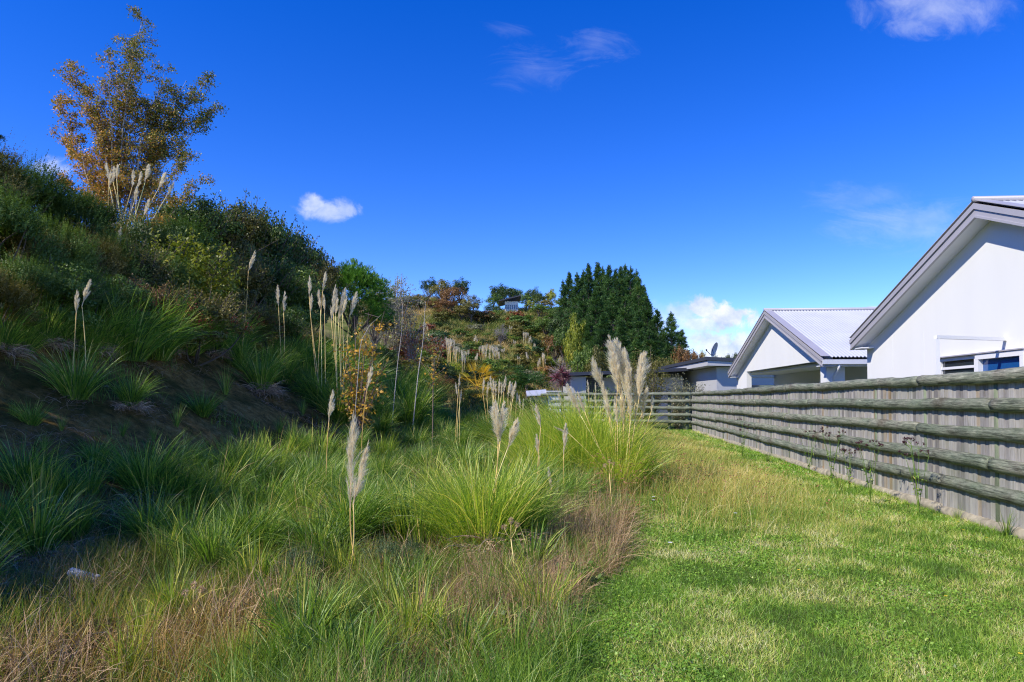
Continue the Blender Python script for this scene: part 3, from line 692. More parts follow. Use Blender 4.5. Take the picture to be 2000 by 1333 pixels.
def meshobj(name, me, parent=None, loc=(0, 0, 0), rz=0, sc=1.0):
    o = bpy.data.objects.new(name, me); COL.objects.link(o); o.location = tuple(float(v) for v in loc); o.rotation_euler = (0, 0, rz)
    o.scale = (sc, sc, sc) if np.isscalar(sc) else tuple(sc); o.parent = parent; return o
tr_ = np.random.default_rng(77)
def tussock(px, py, hpx, kind='sedge', dead=False, base=None, grp=None, P=None, hm=None):
    if P is None: P = ground(px, py)
    if P is None: return None
    h = hm if hm else max(.18, min(2.2, hpx*P[1]/1333*1.12))
    me = KINDM[kind][tr_.integers(len(KINDM[kind]))]; wsc = h*tr_.uniform(.85, 1.1)
    if dead:
        o = empty('tussock', P, tr_.uniform(0, 6.28))
        meshobj('leaves', me, o, (0, 0, .12*h), 0, (wsc, wsc, h)); meshobj('dead_leaves', THATCH[tr_.integers(3)], o, (0, 0, -.02), 0, h*.95)
    else: o = meshobj('tussock', me, None, P-[0, 0, .02], tr_.normal(0, .6) if kind == 'lush' else tr_.uniform(0, 6.28), (wsc, wsc, h))
    tag(o, None, 'tussock', grp or 'grass tussocks'); reg(o, base or {'sedge': 'green grass tussock', 'lush': 'lush arching green tussock', 'thin': 'small thin green tuft', 'broad': 'broad bladed green tuft'}[kind])
    return o

# hand placed tussocks: px, py(base), height px, kind, dead skirt
BK = 'dark green tussock with dead skirt on the shaded bank'
for a in [(255, 802, 75), (510, 772, 95), (420, 700, 80), (330, 640, 70), (60, 830, 60), (395, 812, 60), (185, 905, 60)]: tussock(*a, 'sedge', a[2] > 65, BK, 'tussocks on the bare bank')
for a in [(345, 832, 48), (590, 812, 42), (240, 850, 40), (120, 842, 40), (25, 815, 40), (300, 860, 35), (460, 850, 34), (545, 846, 40), (640, 868, 40), (85, 880, 40), (440, 770, 60), (570, 870, 60), (515, 885, 50)]: tussock(*a, 'thin', False, 'thin green tuft alone on the bare brown bank', 'tufts on the bare bank')
for a in [(245, 700, 150), (300, 700, 140), (200, 690, 120), (360, 690, 110), (455, 690, 100), (150, 700, 80)]: tussock(*a, 'lush', False, 'big shaded tussock at the foot of the bank shrubs', 'tussocks under the shrubs')
for a in [(600, 760, 120), (640, 765, 125), (690, 775, 125), (565, 735, 100), (725, 760, 110), (680, 800, 80), (660, 720, 90), (530, 730, 80)]: tussock(*a, 'lush', False, 'bright arching tussock below the row of bank plumes', 'tussocks below the bank plumes')
for a in [(70, 1105, 150), (-10, 1085, 150), (140, 1075, 110), (290, 1075, 120), (-60, 1180, 150)]: tussock(*a, 'sedge', True, 'green tussock over a thick pale dead skirt at the bank foot', 'skirted tussocks at the bank foot')
for a in [(770, 800, 90), (745, 850, 60), (800, 830, 100), (835, 800, 90), (785, 770, 90), (815, 760, 100)]: tussock(*a, 'lush', False, 'tall dark green tussock in the far bend of the gully', 'tussocks in the gully bend')
def fill(n, x0, x1, y0, y1, h0, h1, kinds, base, grp, dead=0.0, seed=1):
    r = np.random.default_rng(seed)
    for i in range(n):
        px = x0 + (x1-x0)*(i+r.random())/n; py = r.uniform(y0, y1); hh = r.uniform(h0, h1)
        P = ground(px, py)
        if P is None: continue
        tussock(px, py, 0, kinds[r.integers(len(kinds))], r.random() < dead, base, grp, P=P, hm=hh)
fill(18, 340, 760, 925, 970, .55, .85, ['lush', 'lush', 'sedge'], 'sunlit wind swept tussock along the back of the gully grass', 'sunlit gully tussocks', .15, seed=2)
fill(16, 280, 740, 975, 1030, .7, 1.0, ['lush', 'sedge'], 'sunlit tussock in the middle of the gully grass', 'sunlit gully tussocks', .35, seed=3)
fill(12, 330, 760, 1060, 1120, .55, .85, ['lush', 'sedge'], 'green tussock at the front of the gully grass', 'front gully tussocks', .5, seed=4)
fill(10, 560, 830, 860, 905, .5, .8, ['sedge', 'lush'], 'tussock at the edge of the bare bank above the gully', 'tussocks at the bare bank edge', .3, seed=5)
fill(14, 720, 1080, 800, 835, .9, 1.4, ['lush', 'lush', 'sedge'], 'tall green tussock before the hill foot', 'tussocks before the hill foot', seed=6)
fill(16, 800, 1110, 845, 885, .7, 1.1, ['lush', 'sedge'], 'green tussock in the back half of the gully', 'back gully tussocks', .1, seed=7)
fill(12, 780, 1100, 905, 950, .6, .9, ['lush', 'sedge'], 'green tussock halfway up the gully', 'middle gully tussocks', .4, seed=8)
fill(8, 760, 900, 980, 1040, .4, .7, ['sedge', 'lush'], 'low tussock beside the fallen pipe end', 'low gully tussocks', .5, seed=9)
fill(30, 290, 1060, 900, 1080, .6, 1.0, ['reedy'], 'loose upright yellow green grass tuft between the gully tussocks', 'upright gully tufts', .0, seed=11)
fill(30, 240, 1060, 1100, 1330, .35, .62, ['reedy', 'reedy', 'thin'], 'loose upright yellow green tuft on the near gully floor', 'upright near tufts', .0, seed=12)
fill(14, -30, 500, 670, 700, .6, .9, ['lush', 'sedge'], 'shaded tussock in the row along the foot of the bank shrubs', 'tussocks under the shrubs', .5, seed=13)
fill(6, 0, 300, 930, 990, .5, .8, ['sedge', 'reedy'], 'shaded tussock low on the left of the bare bank', 'tussocks low on the bank', .4, seed=14)
for a in [(1080, 1010, 110), (1050, 1060, 120), (1120, 1000, 100), (1100, 960, 110), (1040, 980, 120)]: tussock(*a, 'lush', False, 'bright green tussock left of the tallest pampas clump', 'bright tussocks by the tall pampas')
for a in [(590, 1300, 190), (640, 1330, 170), (620, 1230, 110), (880, 1290, 130), (900, 1310, 150), (720, 1290, 110), (545, 1330, 130), (760, 1200, 110), (690, 1350, 190), (805, 1180, 130), (1040, 1130, 130), (1015, 1090, 90)]:
    tussock(*a, 'broad' if a[2] > 120 else 'sedge', False, 'broad bladed yellow green tussock at the near end of the gully', 'near gully tussocks')
for a in [(1120, 1090, 60), (1155, 1060, 60)]: tussock(*a, 'sedge', False, 'low green tussock where lawn meets dry grass', 'verge tussocks')
for a in [(1965, 1050, 60), (1870, 1020, 40), (1640, 960, 45), (1500, 905, 30)]: tussock(*a, 'thin', False, 'wispy grass tuft growing against the log fence', 'tufts against the fence')

# ---- pampas plants
def plume_obj(name, parent, pb, pt, seed, loose=.5, width=.11, nh=900, hw=.0045, off=None, sweep=(1, 0, 0)):
    global g_rng; g_rng = np.random.default_rng(seed); r = g_rng
    pb = np.array(pb, float); pt = np.array(pt, float); ax = pt-pb; Lp = np.linalg.norm(ax); ax /= Lp
    sw = np.array(sweep, float); sw -= ax*np.dot(sw, ax); sw /= np.linalg.norm(sw)+1e-9; s2 = np.cross(ax, sw)
    nb = 46; tb = np.sort(r.uniform(.02, .97, nb)); ab = r.uniform(0, 6.283, nb)
    prof = lambda t: np.clip(np.sin(math.pi*np.clip(t, 0, 1)**.48)**.8, .10, 1)
    k = r.integers(0, nb, nh); u = r.random(nh)**.8
    th = ab[k] + r.normal(0, .25, nh)
    blen = width*prof(tb[k])*1.0
    z = tb[k]*Lp*.9 + u*blen*1.7*(1+.3*loose) + r.normal(0, .008, nh)
    rad = u*blen*r.uniform(.5, 1.0, nh)*(.50+.55*loose)
    base = np.stack([rad*np.cos(th), rad*np.sin(th), z], -1)
    ln = Lp*.11*r.uniform(.6, 1.5, nh)*(prof(tb[k])*.7+.3)
    pk = (.35+.65*prof(tb[k])); lean = r.uniform(.05, .5, nh)*(.4+loose)*pk; bend = r.uniform(.0, 1.0, nh)*(.4+loose)*pk
    def frame(V):
        t = V[:, 2:3]/Lp; sx = V[:, 0:1] + width*.35*np.maximum(t, 0)**2*loose
        return (pb-(off if off is not None else 0)) + ax*V[:, 2:3] + sw*(sx+np.abs(V[:, 0:1])*.25) + s2*V[:, 1:2]
    g = G(); blades(g, base, th, ln, lean, bend, hw*r.uniform(.6, 1.3, nh), segs=3, rnd=np.clip(.35+.5*u+r.normal(0, .15, nh), 0, 1), tw=1.5, frame=frame)
    # rachis
    P = [frame(np.array([[0, 0, s*Lp]]))[0] for s in np.linspace(0, .95, 8)]
    tube(g, P, np.linspace(.006, .002, 8), 5, rnd=.1)
    return g.obj(name, M_PLUME, parent)
def stalk_obj(parent, base, top, r0, off, seed, bow=0):
    base = np.array(base, float); top = np.array(top, float); s = np.linspace(0, 1, 9)[:, None]
    side = np.array([bow, 0, 0]); P = base*(1-s)+top*s + side*np.sin(s*math.pi) - off
    g = G(); tube(g, P, np.linspace(r0, r0*.6, 9), 6, rnd=(seed*.37) % 1)
    # one dry sheath leaf
    return g.obj('flower_stem', M_STEM, parent, smooth=True)
pr = np.random.default_rng(55)
def pampas(label, bx, by, Y, plumes, group='pampas plants', leaf=None, cat='pampas grass', loose=.35, w=.085, basez=None, leafn=0, leafh=1.0, leafkind=LUSH, nh=800, hw=None, jit=.35, name='pampas_grass', leafmat_=None):
    """plumes: (tip px,py, foot px,py[, width factor])"""
    B = at(bx, by, Y) if Y else ground(bx, by)
    Y = B[1]; B = np.array([B[0], Y, hz(B[0], Y)])
    root = empty(name, B); tag(root, label, cat, group)
    if leafn or leaf is not None:
        for k in range(max(1, leafn)):
            a = pr.uniform(0, 6.28); 
            me = leafkind[int(pr.integers(len(leafkind)))]
            o = meshobj('leaves', me, root, (0, 0, 0), a, (leafh*.95, leafh*.95, leafh))
    hw = hw or max(.0045, Y*.00042)
    for i, pl in enumerate(plumes):
        tx, ty, fx, fy = pl[:4]; wf = pl[4] if len(pl) > 4 else 1.0
        y = Y + pr.uniform(-jit, jit)
        T = at(tx, ty, y); F_ = at(fx, fy, y)
        b0 = np.array([B[0]+pr.uniform(-.12, .12), y, hz(B[0], y)-.02])
        st = stalk_obj(root, b0, F_, max(.008, Y*.0006), B, i+3, bow=pr.uniform(-.05, .05))
        Lp = np.linalg.norm(T-F_)
        plume_obj('plume', st, F_, T, 1000+int(tx*7+ty), loose=loose, width=Lp*.125*wf/ (.085/w)*1.0, nh=int(nh*wf), hw=hw, off=B, sweep=(1, 0, 0) if tx >= fx else (-1, 0, 0))
    return root
# near the camera
pampas('pampas plant with two long silvery plumes, one leaning over, nearest in the gully', 682, 1155, 6.0, [(688, 792, 684, 992, .72), (720, 852, 690, 985, .62)], leafn=0, leafh=.7, leafkind=SEDGE, nh=2000, hw=.0028, loose=.5, jit=.05)
pampas('slim pampas stem with one grey plume standing above the bare bank', 640, 950, 10.0, [(650, 757, 642, 825)], leafn=1, leafh=.7, leafkind=SEDGE, nh=1100, jit=.05)
pampas('slim pampas stem with one plume against the dark gully bend', 712, 860, 14.0, [(727, 708, 716, 765)], leafn=1, leafh=.7, leafkind=SEDGE, nh=700, jit=.05)
pampas('leafy pampas plant with two upright plumes and a drooping one, centre of the gully', 958, 1120, 6.9, [(969, 775, 973, 868, 1.1), (983, 779, 977, 862, 1.0), (1010, 812, 991, 878, 1.1)], leafn=0, nh=1600, hw=.0032, loose=.7, jit=.1)
pampas('pampas plant with a high and a low plume left of the tallest clump', 1060, 960, 9.6, [(1047, 786, 1056, 835), (1049, 846, 1053, 892)], leafn=1, leafh=.9, nh=1100, loose=.5, jit=.15)
pampas('single dense plume on a thin stem in front of the bright tussocks', 1104, 980, 9.6, [(1104, 822, 1101, 888)], leafn=1, leafh=.8, nh=1100, loose=.3, jit=.1)
pampas('short pinkish plume low among the bright tussocks', 1078, 1010, 9.0, [(1071, 908, 1077, 952)], leafn=1, leafh=.7, nh=900, loose=.2, jit=.1)
pampas('pampas plant with two grey plumes alone on the left of the bank', 146, 780, None, [(150, 563, 149, 612), (177, 542, 160, 598)], leafn=1, leafh=1.0, leafkind=SEDGE, nh=1100, jit=.1)
pampas('tall shaded pampas stem with a faint plume in front of the bank shrubs', 214, 690, 15.5, [(236, 440, 226, 492)], leafn=1, leafh=1.1, nh=700, jit=.1)
pampas('tall pampas stem with one pale plume before the dark bank shrubs', 468, 700, 17.5, [(499, 487, 485, 530)], leafn=1, leafh=1.2, nh=700, jit=.1)
pampas('pair of slender white plumes on straight stems at the shrub foot', 550, 690, 19.0, [(543, 553, 544, 598), (556, 566, 554, 612)], leafn=1, leafh=1.2, nh=600, jit=.1)
pampas('pampas plant with five slim plumes, left part of the bank plume row', 628, 745, 19.0, [(604, 536, 604, 580), (608, 572, 606, 612), (623, 562, 626, 606), (636, 528, 630, 570, 1.1), (633, 573, 634, 612)], leafn=2, leafh=1.5, nh=600)
pampas('pampas plant with seven crowded plumes in the middle of the bank plume row', 662, 745, 18.5, [(651, 575, 647, 628), (655, 552, 651, 610), (659, 578, 655, 618), (674, 558, 664, 622, 1.25), (677, 575, 669, 614), (666, 590, 661, 630), (697, 566, 682, 620, 1.2)], leafn=2, leafh=1.4, nh=700)
# behind birch
pampas('tall pampas clump with many plumes rising before the birch trunks on the bank', 250, 470, 19.0, [(208, 314, 212, 352), (222, 322, 221, 356), (229, 318, 228, 350), (260, 330, 258, 366), (276, 332, 268, 370), (290, 318, 283, 358, 1.2), (323, 334, 308, 372, 1.3), (341, 352, 325, 384), (292, 385, 281, 420), (268, 360, 262, 395), (216, 330, 214, 366)], leafn=2, leafh=1.4, nh=600, loose=.6, jit=.8)
# the main clump
MAIN = [(1190, 648, 1212, 745, 1.1), (1205, 652, 1222, 750, 1.2), (1222, 672, 1226, 768, 1.1), (1228, 700, 1232, 772, 1.0), (1256, 680, 1245, 770, 1.3), (1200, 690, 1212, 775, 1.0), (1246, 716, 1250, 800, 1.0), (1158, 690, 1182, 778, .9), (1178, 740, 1190, 815, .8), (1212, 745, 1218, 830, .8), (1240, 760, 1240, 820, .8), (1262, 745, 1258, 800, .8), (1274, 768, 1272, 804, .6), (1108, 745, 1134, 812, .6), (1128, 762, 1142, 805, .5), (1080, 832, 1112, 848, .5), (1225, 715, 1228, 790, 1.0), (1202, 770, 1206, 830, .7), (1230, 745, 1232, 820, .8), (1256, 765, 1254, 825, .7), (1186, 775, 1194, 835, .6), (1218, 700, 1222, 775, 1.0), (1196, 668, 1206, 752, 1.0), (1250, 700, 1248, 780, 1.0)]
mainp = pampas('tallest sunlit pampas clump with a crowd of cream plumes, beside the lawn', 1212, 960, 11.4, MAIN, leafn=0, nh=2200, hw=.0042, loose=.62, w=.086, jit=.3)
def big_leaves(seed, n, Lm, spread, w, bias=None, lean=(.05, .5), bend=(.4, 1.5)):
    g = tussock_mesh(seed, n, Lm, w, spread, lean, bend, bias=bias); return g
for k, (x, y, s) in enumerate([(-.2, .4, 1.0), (-.6, .4, 1.0), (-1.0, .9, 1.05), (.15, .4, .72), (-.3, 1.1, 1.1), (-.75, 1.8, 1.1), (-1.3, .3, .8), (-.1, -.1, .6)]):
    o = big_leaves(500+k, 1300, 1.80*s, .26, .013, bias=math.pi, bend=(.25, 1.35), lean=(.05, .5)).obj('leaves', M_PAMPAS, mainp); o.location = (x, y, 0)
# centre clump leaves
cc = [o for o in bpy.data.objects if o.get('label', '').startswith('leafy pampas plant')][0]
for k, (x, y, s) in enumerate([(-.05, 0, 1.0), (.22, .25, .85), (-.28, .2, .85)]):
    o = big_leaves(520+k, 900, 1.30*s, .2, .010, bend=(.3, 1.5), lean=(.03, .5)).obj('leaves', M_PAMPAS if k != 1 else M_SEDGE, cc); o.location = (x, y, .05)
o = meshobj('dead_leaves', THATCH[0], cc, (.1, -.25, .05), 0, 1.1)
# mid distance groups
pampas('row of eight white plumes in front of the yellow fan palm', 962, 800, 22., [(945, 735, 943, 768, .8), (953, 742, 951, 778, .8), (958, 733, 961, 766), (964, 738, 965, 768), (968, 742, 968, 776, .8), (975, 738, 974, 770), (980, 744, 979, 774, .8), (964, 745, 963, 772)], leafn=2, leafh=1.5, nh=350, hw=.012, jit=.5)
pampas('cluster of tall white plumes between the fan palm and the transverse log fence', 992, 810, 21., [(987, 732, 984, 766), (996, 742, 992, 778, 1.2), (1000, 744, 998, 784), (1007, 742, 1003, 776), (1010, 764, 1008, 790), (1014, 768, 1017, 802, .8), (1022, 776, 1021, 806, .8), (1003, 752, 1001, 780)], leafn=2, leafh=1.6, nh=350, hw=.012, jit=.5)
pampas('two pale crossed plumes on thin stems beyond the gully bend', 896, 840, 20., [(890, 745, 894, 778, .8), (898, 728, 896, 760, .7), (901, 758, 899, 784, .6)], leafn=1, leafh=1.1, nh=300, hw=.01, jit=.2)
pampas('pale plumes in front of the crossing fence, left of the tall clump', 1150, 880, 20., [(1148, 740, 1150, 775, .8), (1141, 768, 1143, 792, .6), (1162, 765, 1166, 800, .8), (1163, 745, 1164, 775, .6)], leafn=2, leafh=1.2, nh=350, hw=.01, jit=.2)
pampas('leaning plumes near the fence end, left of the tall clump', 1100, 850, 16., [(1088, 760, 1098, 792, .8), (1106, 742, 1122, 800, 1.0), (1120, 755, 1130, 790, .6)], leafn=1, leafh=1.2, nh=450, hw=.008, jit=.2)

# ---- far pampas archetypes (single mesh, two materials)
def far_pampas(seed, npl):
    global g_rng; g_rng = np.random.default_rng(seed); r = g_rng; g = G(); n = 220
    a = r.uniform(0, 6.283, n); base = np.stack([.3*np.cos(a), .3*np.sin(a), np.zeros(n)], -1)*r.random((n, 1))
    blades(g, base, a, r.uniform(.7, 1.5, n), r.uniform(.1, .7, n), r.uniform(.4, 1.6, n), .045, segs=3, tw=1.2)
    for k in range(npl):
        aa = r.uniform(0, 6.28); rr = r.uniform(.05, .5); h = r.uniform(1.3, 2.2); x, y = rr*math.cos(aa), rr*math.sin(aa); lx = x*.5; hgt = r.uniform(.5, .75)
        tube(g, [[x*.3, y*.3, 0], [x, y, h]], .012, 4, rnd=.4, mat=2)
        m = 70; z = h + hgt*r.random(m)*.75; az = r.uniform(0, 6.28, m); pf = .10*np.sin(math.pi*np.clip((z-h)/hgt, .08, 1))
        blades(g, np.stack([x+pf*np.cos(az)*.5, y+pf*np.sin(az)*.5, z], -1), az, hgt*.28*r.uniform(.7, 1.3, m), r.uniform(.1, .5, m), r.uniform(0, .6, m), .022, segs=2, rnd=r.random(m), mat=1, tw=1.5)
    return g.mesh('far_pampas', [M_PAMPAS, M_PLUME, M_STEM])
FARP = [far_pampas(600+i, n) for i, n in enumerate((3, 6, 9, 4))]
fpr = np.random.default_rng(8)
def farp(px, py, sc=1.0, k=None):
    P = ground(px, py)
    if P is None: return
    me = FARP[int(fpr.integers(4)) if k is None else k]
    o = meshobj('pampas_grass', me, None, P-[0, 0, .05], fpr.uniform(0, 6.28), .72*sc*fpr.uniform(.85, 1.15)); tag(o, None, 'pampas grass', 'pampas plants on the far hillside')
    reg(o, 'small far pampas plant with white plumes on the hillside')
for a in [(878, 728, 1.3, 2), (890, 730, 1.1, 2), (945, 728, 1.3, 2), (962, 730, 1.3, 2), (972, 728, 1.1, 1), (1030, 724, 1., 1), (1062, 735, 1.3, 2), (1052, 738, 1., 1), (1085, 716, 1.1, 1), (1112, 712, 1.1, 2), (1125, 714, 1.1, 2), (1138, 716, 1.2, 2), (1150, 720, 1., 1), (1026, 685, 1.1, 2), (1035, 690, 1., 1), (928, 690, 1., 1), (758, 665, 1., 1), (766, 668, 1., 1), (830, 668, 1., 1), (1003, 690, .9, 0), (996, 665, .9, 0), (1012, 724, .9, 0), (915, 728, 1.1, 0), (930, 732, 1., 1), (850, 735, 1., 0), (1095, 735, 1.1, 1), (1070, 706, .9, 0), (905, 742, 1.2, 1), (1045, 700, .9, 0), (1162, 728, 1., 1), (868, 700, .9, 0), (985, 712, .9, 0), (1140, 700, .9, 1)]: farp(*a)

# ================================================================== shrubs and trees
def crowncloud(g, r, R_, nclump, per, size, cr=.32, z0=0.0, shell=(.55, 1.0), flat=1.0, mat=0, asp=.62, low=-.25, rbase=None, keep=None):
    """lumpy crown of small leaves; R_ = (rx, ry, rz) half sizes, z0 the centre height"""
    d = r.normal(size=(nclump, 3)); d /= np.linalg.norm(d, axis=1)[:, None]; d[:, 2] = np.where(d[:, 2] < low, -d[:, 2], d[:, 2])
    c = d*r.uniform(*shell, nclump)[:, None]*(1+r.normal(0, .12, nclump))[:, None]
    crr = cr*r.uniform(.6, 1.3, nclump)
    k = np.repeat(np.arange(nclump), per); n = len(k)
    q = r.normal(size=(n, 3)); q /= np.linalg.norm(q, axis=1)[:, None]; q[:, 2] = np.where(r.random(n) < .35, np.abs(q[:, 2]), q[:, 2])
    rad = crr[k]*r.random(n)**.45
    P = (c[k] + q*rad[:, None]*np.array([1, 1, .8*flat]))*np.array(R_) + [0, 0, z0]
    Nn = q*.9 + d[k]*.5 + r.normal(0, .55, (n, 3)) + [0, 0, .25]
    cl_ = r.normal(.5, .16, nclump) if rbase is None else rbase(c)
    leaves(g, P, Nn, size, np.clip(cl_[k] + r.normal(0, .17, n), 0, 1), asp, mat)
    return c*np.array(R_) + [0, 0, z0]
def limbs_to(g, r, base, targets, r0, mat=0, sag=.15, sides=5):
    for t_ in targets:
        t_ = np.array(t_); b = np.array(base); s = np.linspace(0, 1, 6)[:, None]
        mid = r.normal(0, .06, 3)*np.linalg.norm(t_-b); P = b*(1-s)+t_*s + mid*np.sin(s*math.pi); P[:, 2] -= (sag*np.sin(s*math.pi)*np.linalg.norm(t_-b)*.3)[:, 0]
        tube(g, P, np.linspace(r0, r0*.25, 6), sides, rnd=.5, mat=mat, cap=False)
GR_DARK = [(0, (.006, .016, .006)), (.4, (.016, .038, .010)), (.75, (.034, .065, .014)), (1, (.075, .11, .025))]
GR_MID = [(0, (.014, .035, .008)), (.4, (.035, .075, .014)), (.75, (.07, .13, .025)), (1, (.13, .18, .04))]
GR_OLIVE = [(0, (.030, .035, .010)), (.4, (.065, .075, .020)), (.75, (.12, .12, .035)), (1, (.20, .17, .06))]
GR_YEL = [(0, (.04, .06, .006)), (.4, (.10, .14, .012)), (.75, (.19, .22, .025)), (1, (.30, .28, .05))]
GR_BROWN = [(0, (.035, .022, .012)), (.4, (.09, .055, .025)), (.7, (.16, .10, .045)), (1, (.22, .17, .07))]
GR_RED = [(0, (.04, .012, .008)), (.4, (.11, .035, .018)), (.75, (.18, .08, .03)), (1, (.12, .13, .04))]
GR_ORANGE = [(0, (.05, .06, .015)), (.35, (.11, .11, .025)), (.65, (.25, .17, .03)), (1, (.36, .22, .035))]
GR_GREY = [(0, (.05, .06, .045)), (.5, (.12, .14, .10)), (1, (.24, .26, .19))]
GR_BLUE = [(0, (.012, .035, .018)), (.5, (.035, .075, .035)), (1, (.09, .14, .06))]
PAL = {n_: leafmat(n_+'_leaf', st, trans=.25, gloss=.05, objvar=.3, gain=1.85) for n_, st in dict(dark=GR_DARK, mid=GR_MID, olive=GR_OLIVE, yellow=GR_YEL, brown=GR_BROWN, red=GR_RED, orange=GR_ORANGE, grey=GR_GREY, blue=GR_BLUE).items()}
PALN = {n_: leafmat('near_'+n_+'_leaf', st, trans=.25, gloss=.06, objvar=.35, gain=g_) for n_, st, g_ in (('dark', GR_DARK, 2.3), ('mid', GR_MID, 1.7), ('olive', GR_OLIVE, 1.6), ('yellow', GR_YEL, 1.5), ('brown', GR_BROWN, 1.6), ('red', GR_RED, 1.5), ('blue', GR_BLUE, 1.6))}
def shrub_mesh(seed, nclump, per, size, R_=(1, 1, .85), cr=.34, mat='mid', z0=.75, stems=6, spray=0):
    global g_rng; g_rng = np.random.default_rng(seed); r = g_rng; g = G()
    c = crowncloud(g, r, R_, nclump, per, size, cr, z0, low=-.5)
    limbs_to(g, r, (0, 0, -.15), c[:stems], .03, mat=1)
    for k in range(spray):   # thin leafy shoots that stick out of the crown
        d = r.normal(size=3); d[2] = abs(d[2])*.9+.15; d /= np.linalg.norm(d); p0 = d*np.array(R_)*.8 + [0, 0, z0]; dd = d*.8 + [r.normal(0, .3), r.normal(0, .3), .45]; dd /= np.linalg.norm(dd); L_ = r.uniform(.25, .6)
        Q = p0 + dd*L_*np.linspace(0, 1, 4)[:, None]; tube(g, Q, np.linspace(.012, .004, 4), 3, mat=1, cap=False)
        m = 34; u = r.random(m); P = p0 + dd*L_*u[:, None] + r.normal(0, .045, (m, 3)); leaves(g, P, r.normal(size=(m, 3))+[0, 0, .3], size*.95, np.clip(r.normal(.6, .2, m), 0, 1))
    return g.mesh('shrub', [(PALN if spray else PAL)[mat], M_BARK])
# near bank archetypes : unit radius about 1
def gorse_mesh(seed, nshoot, mat):
    global g_rng; g_rng = np.random.default_rng(seed); r = g_rng; g = G()
    nclump = 46; d = r.normal(size=(nclump, 3)); d /= np.linalg.norm(d, axis=1)[:, None]; d[:, 2] = np.where(d[:, 2] < -.35, -d[:, 2], d[:, 2]); c = d*r.uniform(.5, .95, nclump)[:, None]*[1, 1, .9] + [0, 0, .8]
    k = r.integers(0, nclump, nshoot); q = r.normal(size=(nshoot, 3)); q /= np.linalg.norm(q, axis=1)[:, None]
    b = c[k] + q*.24*r.random((nshoot, 1))**.4
    dirn = q*.5 + d[k]*.6 + [0, 0, .75]; dirn /= np.linalg.norm(dirn, axis=1)[:, None]
    Ls = r.uniform(.14, .34, nshoot)*np.where(r.random(nshoot) < .12, 2.0, 1); m = 15; cl_ = r.normal(.45, .16, nclump)
    u = r.random((nshoot, m)); Bp = b[:, None] + dirn[:, None]*(u*Ls[:, None])[:, :, None]
    ph = r.uniform(0, 6.283, (nshoot, m)); A_ = np.cross(dirn, r.normal(size=(nshoot, 3))); A_ /= np.linalg.norm(A_, axis=1)[:, None]; C_ = np.cross(dirn, A_)
    out = A_[:, None]*np.cos(ph)[..., None] + C_[:, None]*np.sin(ph)[..., None] + dirn[:, None]*.7; out /= np.linalg.norm(out, axis=2)[..., None]
    ln = .055*(1.15-u)*r.uniform(.7, 1.3, (nshoot, m)); wd = np.cross(out, dirn[:, None]); wd /= np.linalg.norm(wd, axis=2)[..., None]+1e-9
    w_ = .0085
    V = np.stack([Bp-wd*w_, Bp+wd*w_, Bp+out*ln[..., None]*1.1], 2).reshape(-1, 3)
    g.add(V, None, np.arange(len(V)).reshape(-1, 3), rnd=np.repeat(np.clip(cl_[k][:, None]+r.normal(0, .15, (nshoot, m))+.2*u, 0, 1).ravel(), 3))
    limbs_to(g, r, (0, 0, -.15), c[:8], .03, mat=1)
    return g.mesh('gorse', [PALN[mat], M_BARK])
NEAR = {'gorse': [gorse_mesh(700+i, 3000, ('mid', 'olive', 'mid')[i]) for i in range(3)],
        'leafy': [shrub_mesh(710+i, 44, 360, .055, cr=.30, mat=('dark', 'mid', 'olive')[i], spray=70) for i in range(3)],
        'bright': [shrub_mesh(720, 32, 220, .07, mat='yellow', spray=50)],
        'brownish': [shrub_mesh(722+i, 40, 260, .05, mat=('olive', 'brown')[i], spray=70) for i in range(2)]}
M_BERRY = pbr('red_berry', (.42, .035, .02), .4)
def berry_mesh(seed):
    global g_rng; g_rng = np.random.default_rng(seed); r = g_rng; g = G()
    for cl_ in range(26):
        d = r.normal(size=3); d /= np.linalg.norm(d); d[2] = abs(d[2])*.8; c = d*r.uniform(.85, 1.08)*[1, 1, .9]+[0, 0, .75]
        n = 16; P = c + r.normal(0, .055, (n, 3))
        for p in P:
            s = .014; V = np.array([[s, 0, 0], [-s, 0, 0], [0, s, 0], [0, -s, 0], [0, 0, s], [0, 0, -s]])+p
            g.add(V, None, [[0, 2, 4], [2, 1, 4], [1, 3, 4], [3, 0, 4], [2, 0, 5], [1, 2, 5], [3, 1, 5], [0, 3, 5]])
    return g.mesh('berries', M_BERRY)
BERRY = berry_mesh(3)
sr = np.random.default_rng(91)
def bank_shrub(px, ytop, Y, kind, lab, wide=1.0, berries=False, minh=.8, grp='shrubs along the top of the bank'):
    X = at(px, 700, Y)[0]; gz = hz(X, Y); top = at(px, ytop, Y)[2]; h = max(minh, top-gz)
    s = h/1.65; ws = min(s, 1.6)*wide if s > 1.6 else s*wide
    mesh = NEAR[kind][int(sr.integers(len(NEAR[kind])))]
    o = meshobj({'gorse': 'gorse_bush', 'leafy': 'leafy_shrub', 'bright': 'leafy_shrub', 'brownish': 'leafy_shrub'}[kind], mesh, None, (X, Y, gz), sr.uniform(0, 6.28), (ws, ws, s))
    tag(o, None, 'gorse bush' if kind == 'gorse' else 'shrub', grp); reg(o, lab)
    if berries: b = meshobj('berries', BERRY, o); b['kind'] = 'stuff'
    return o
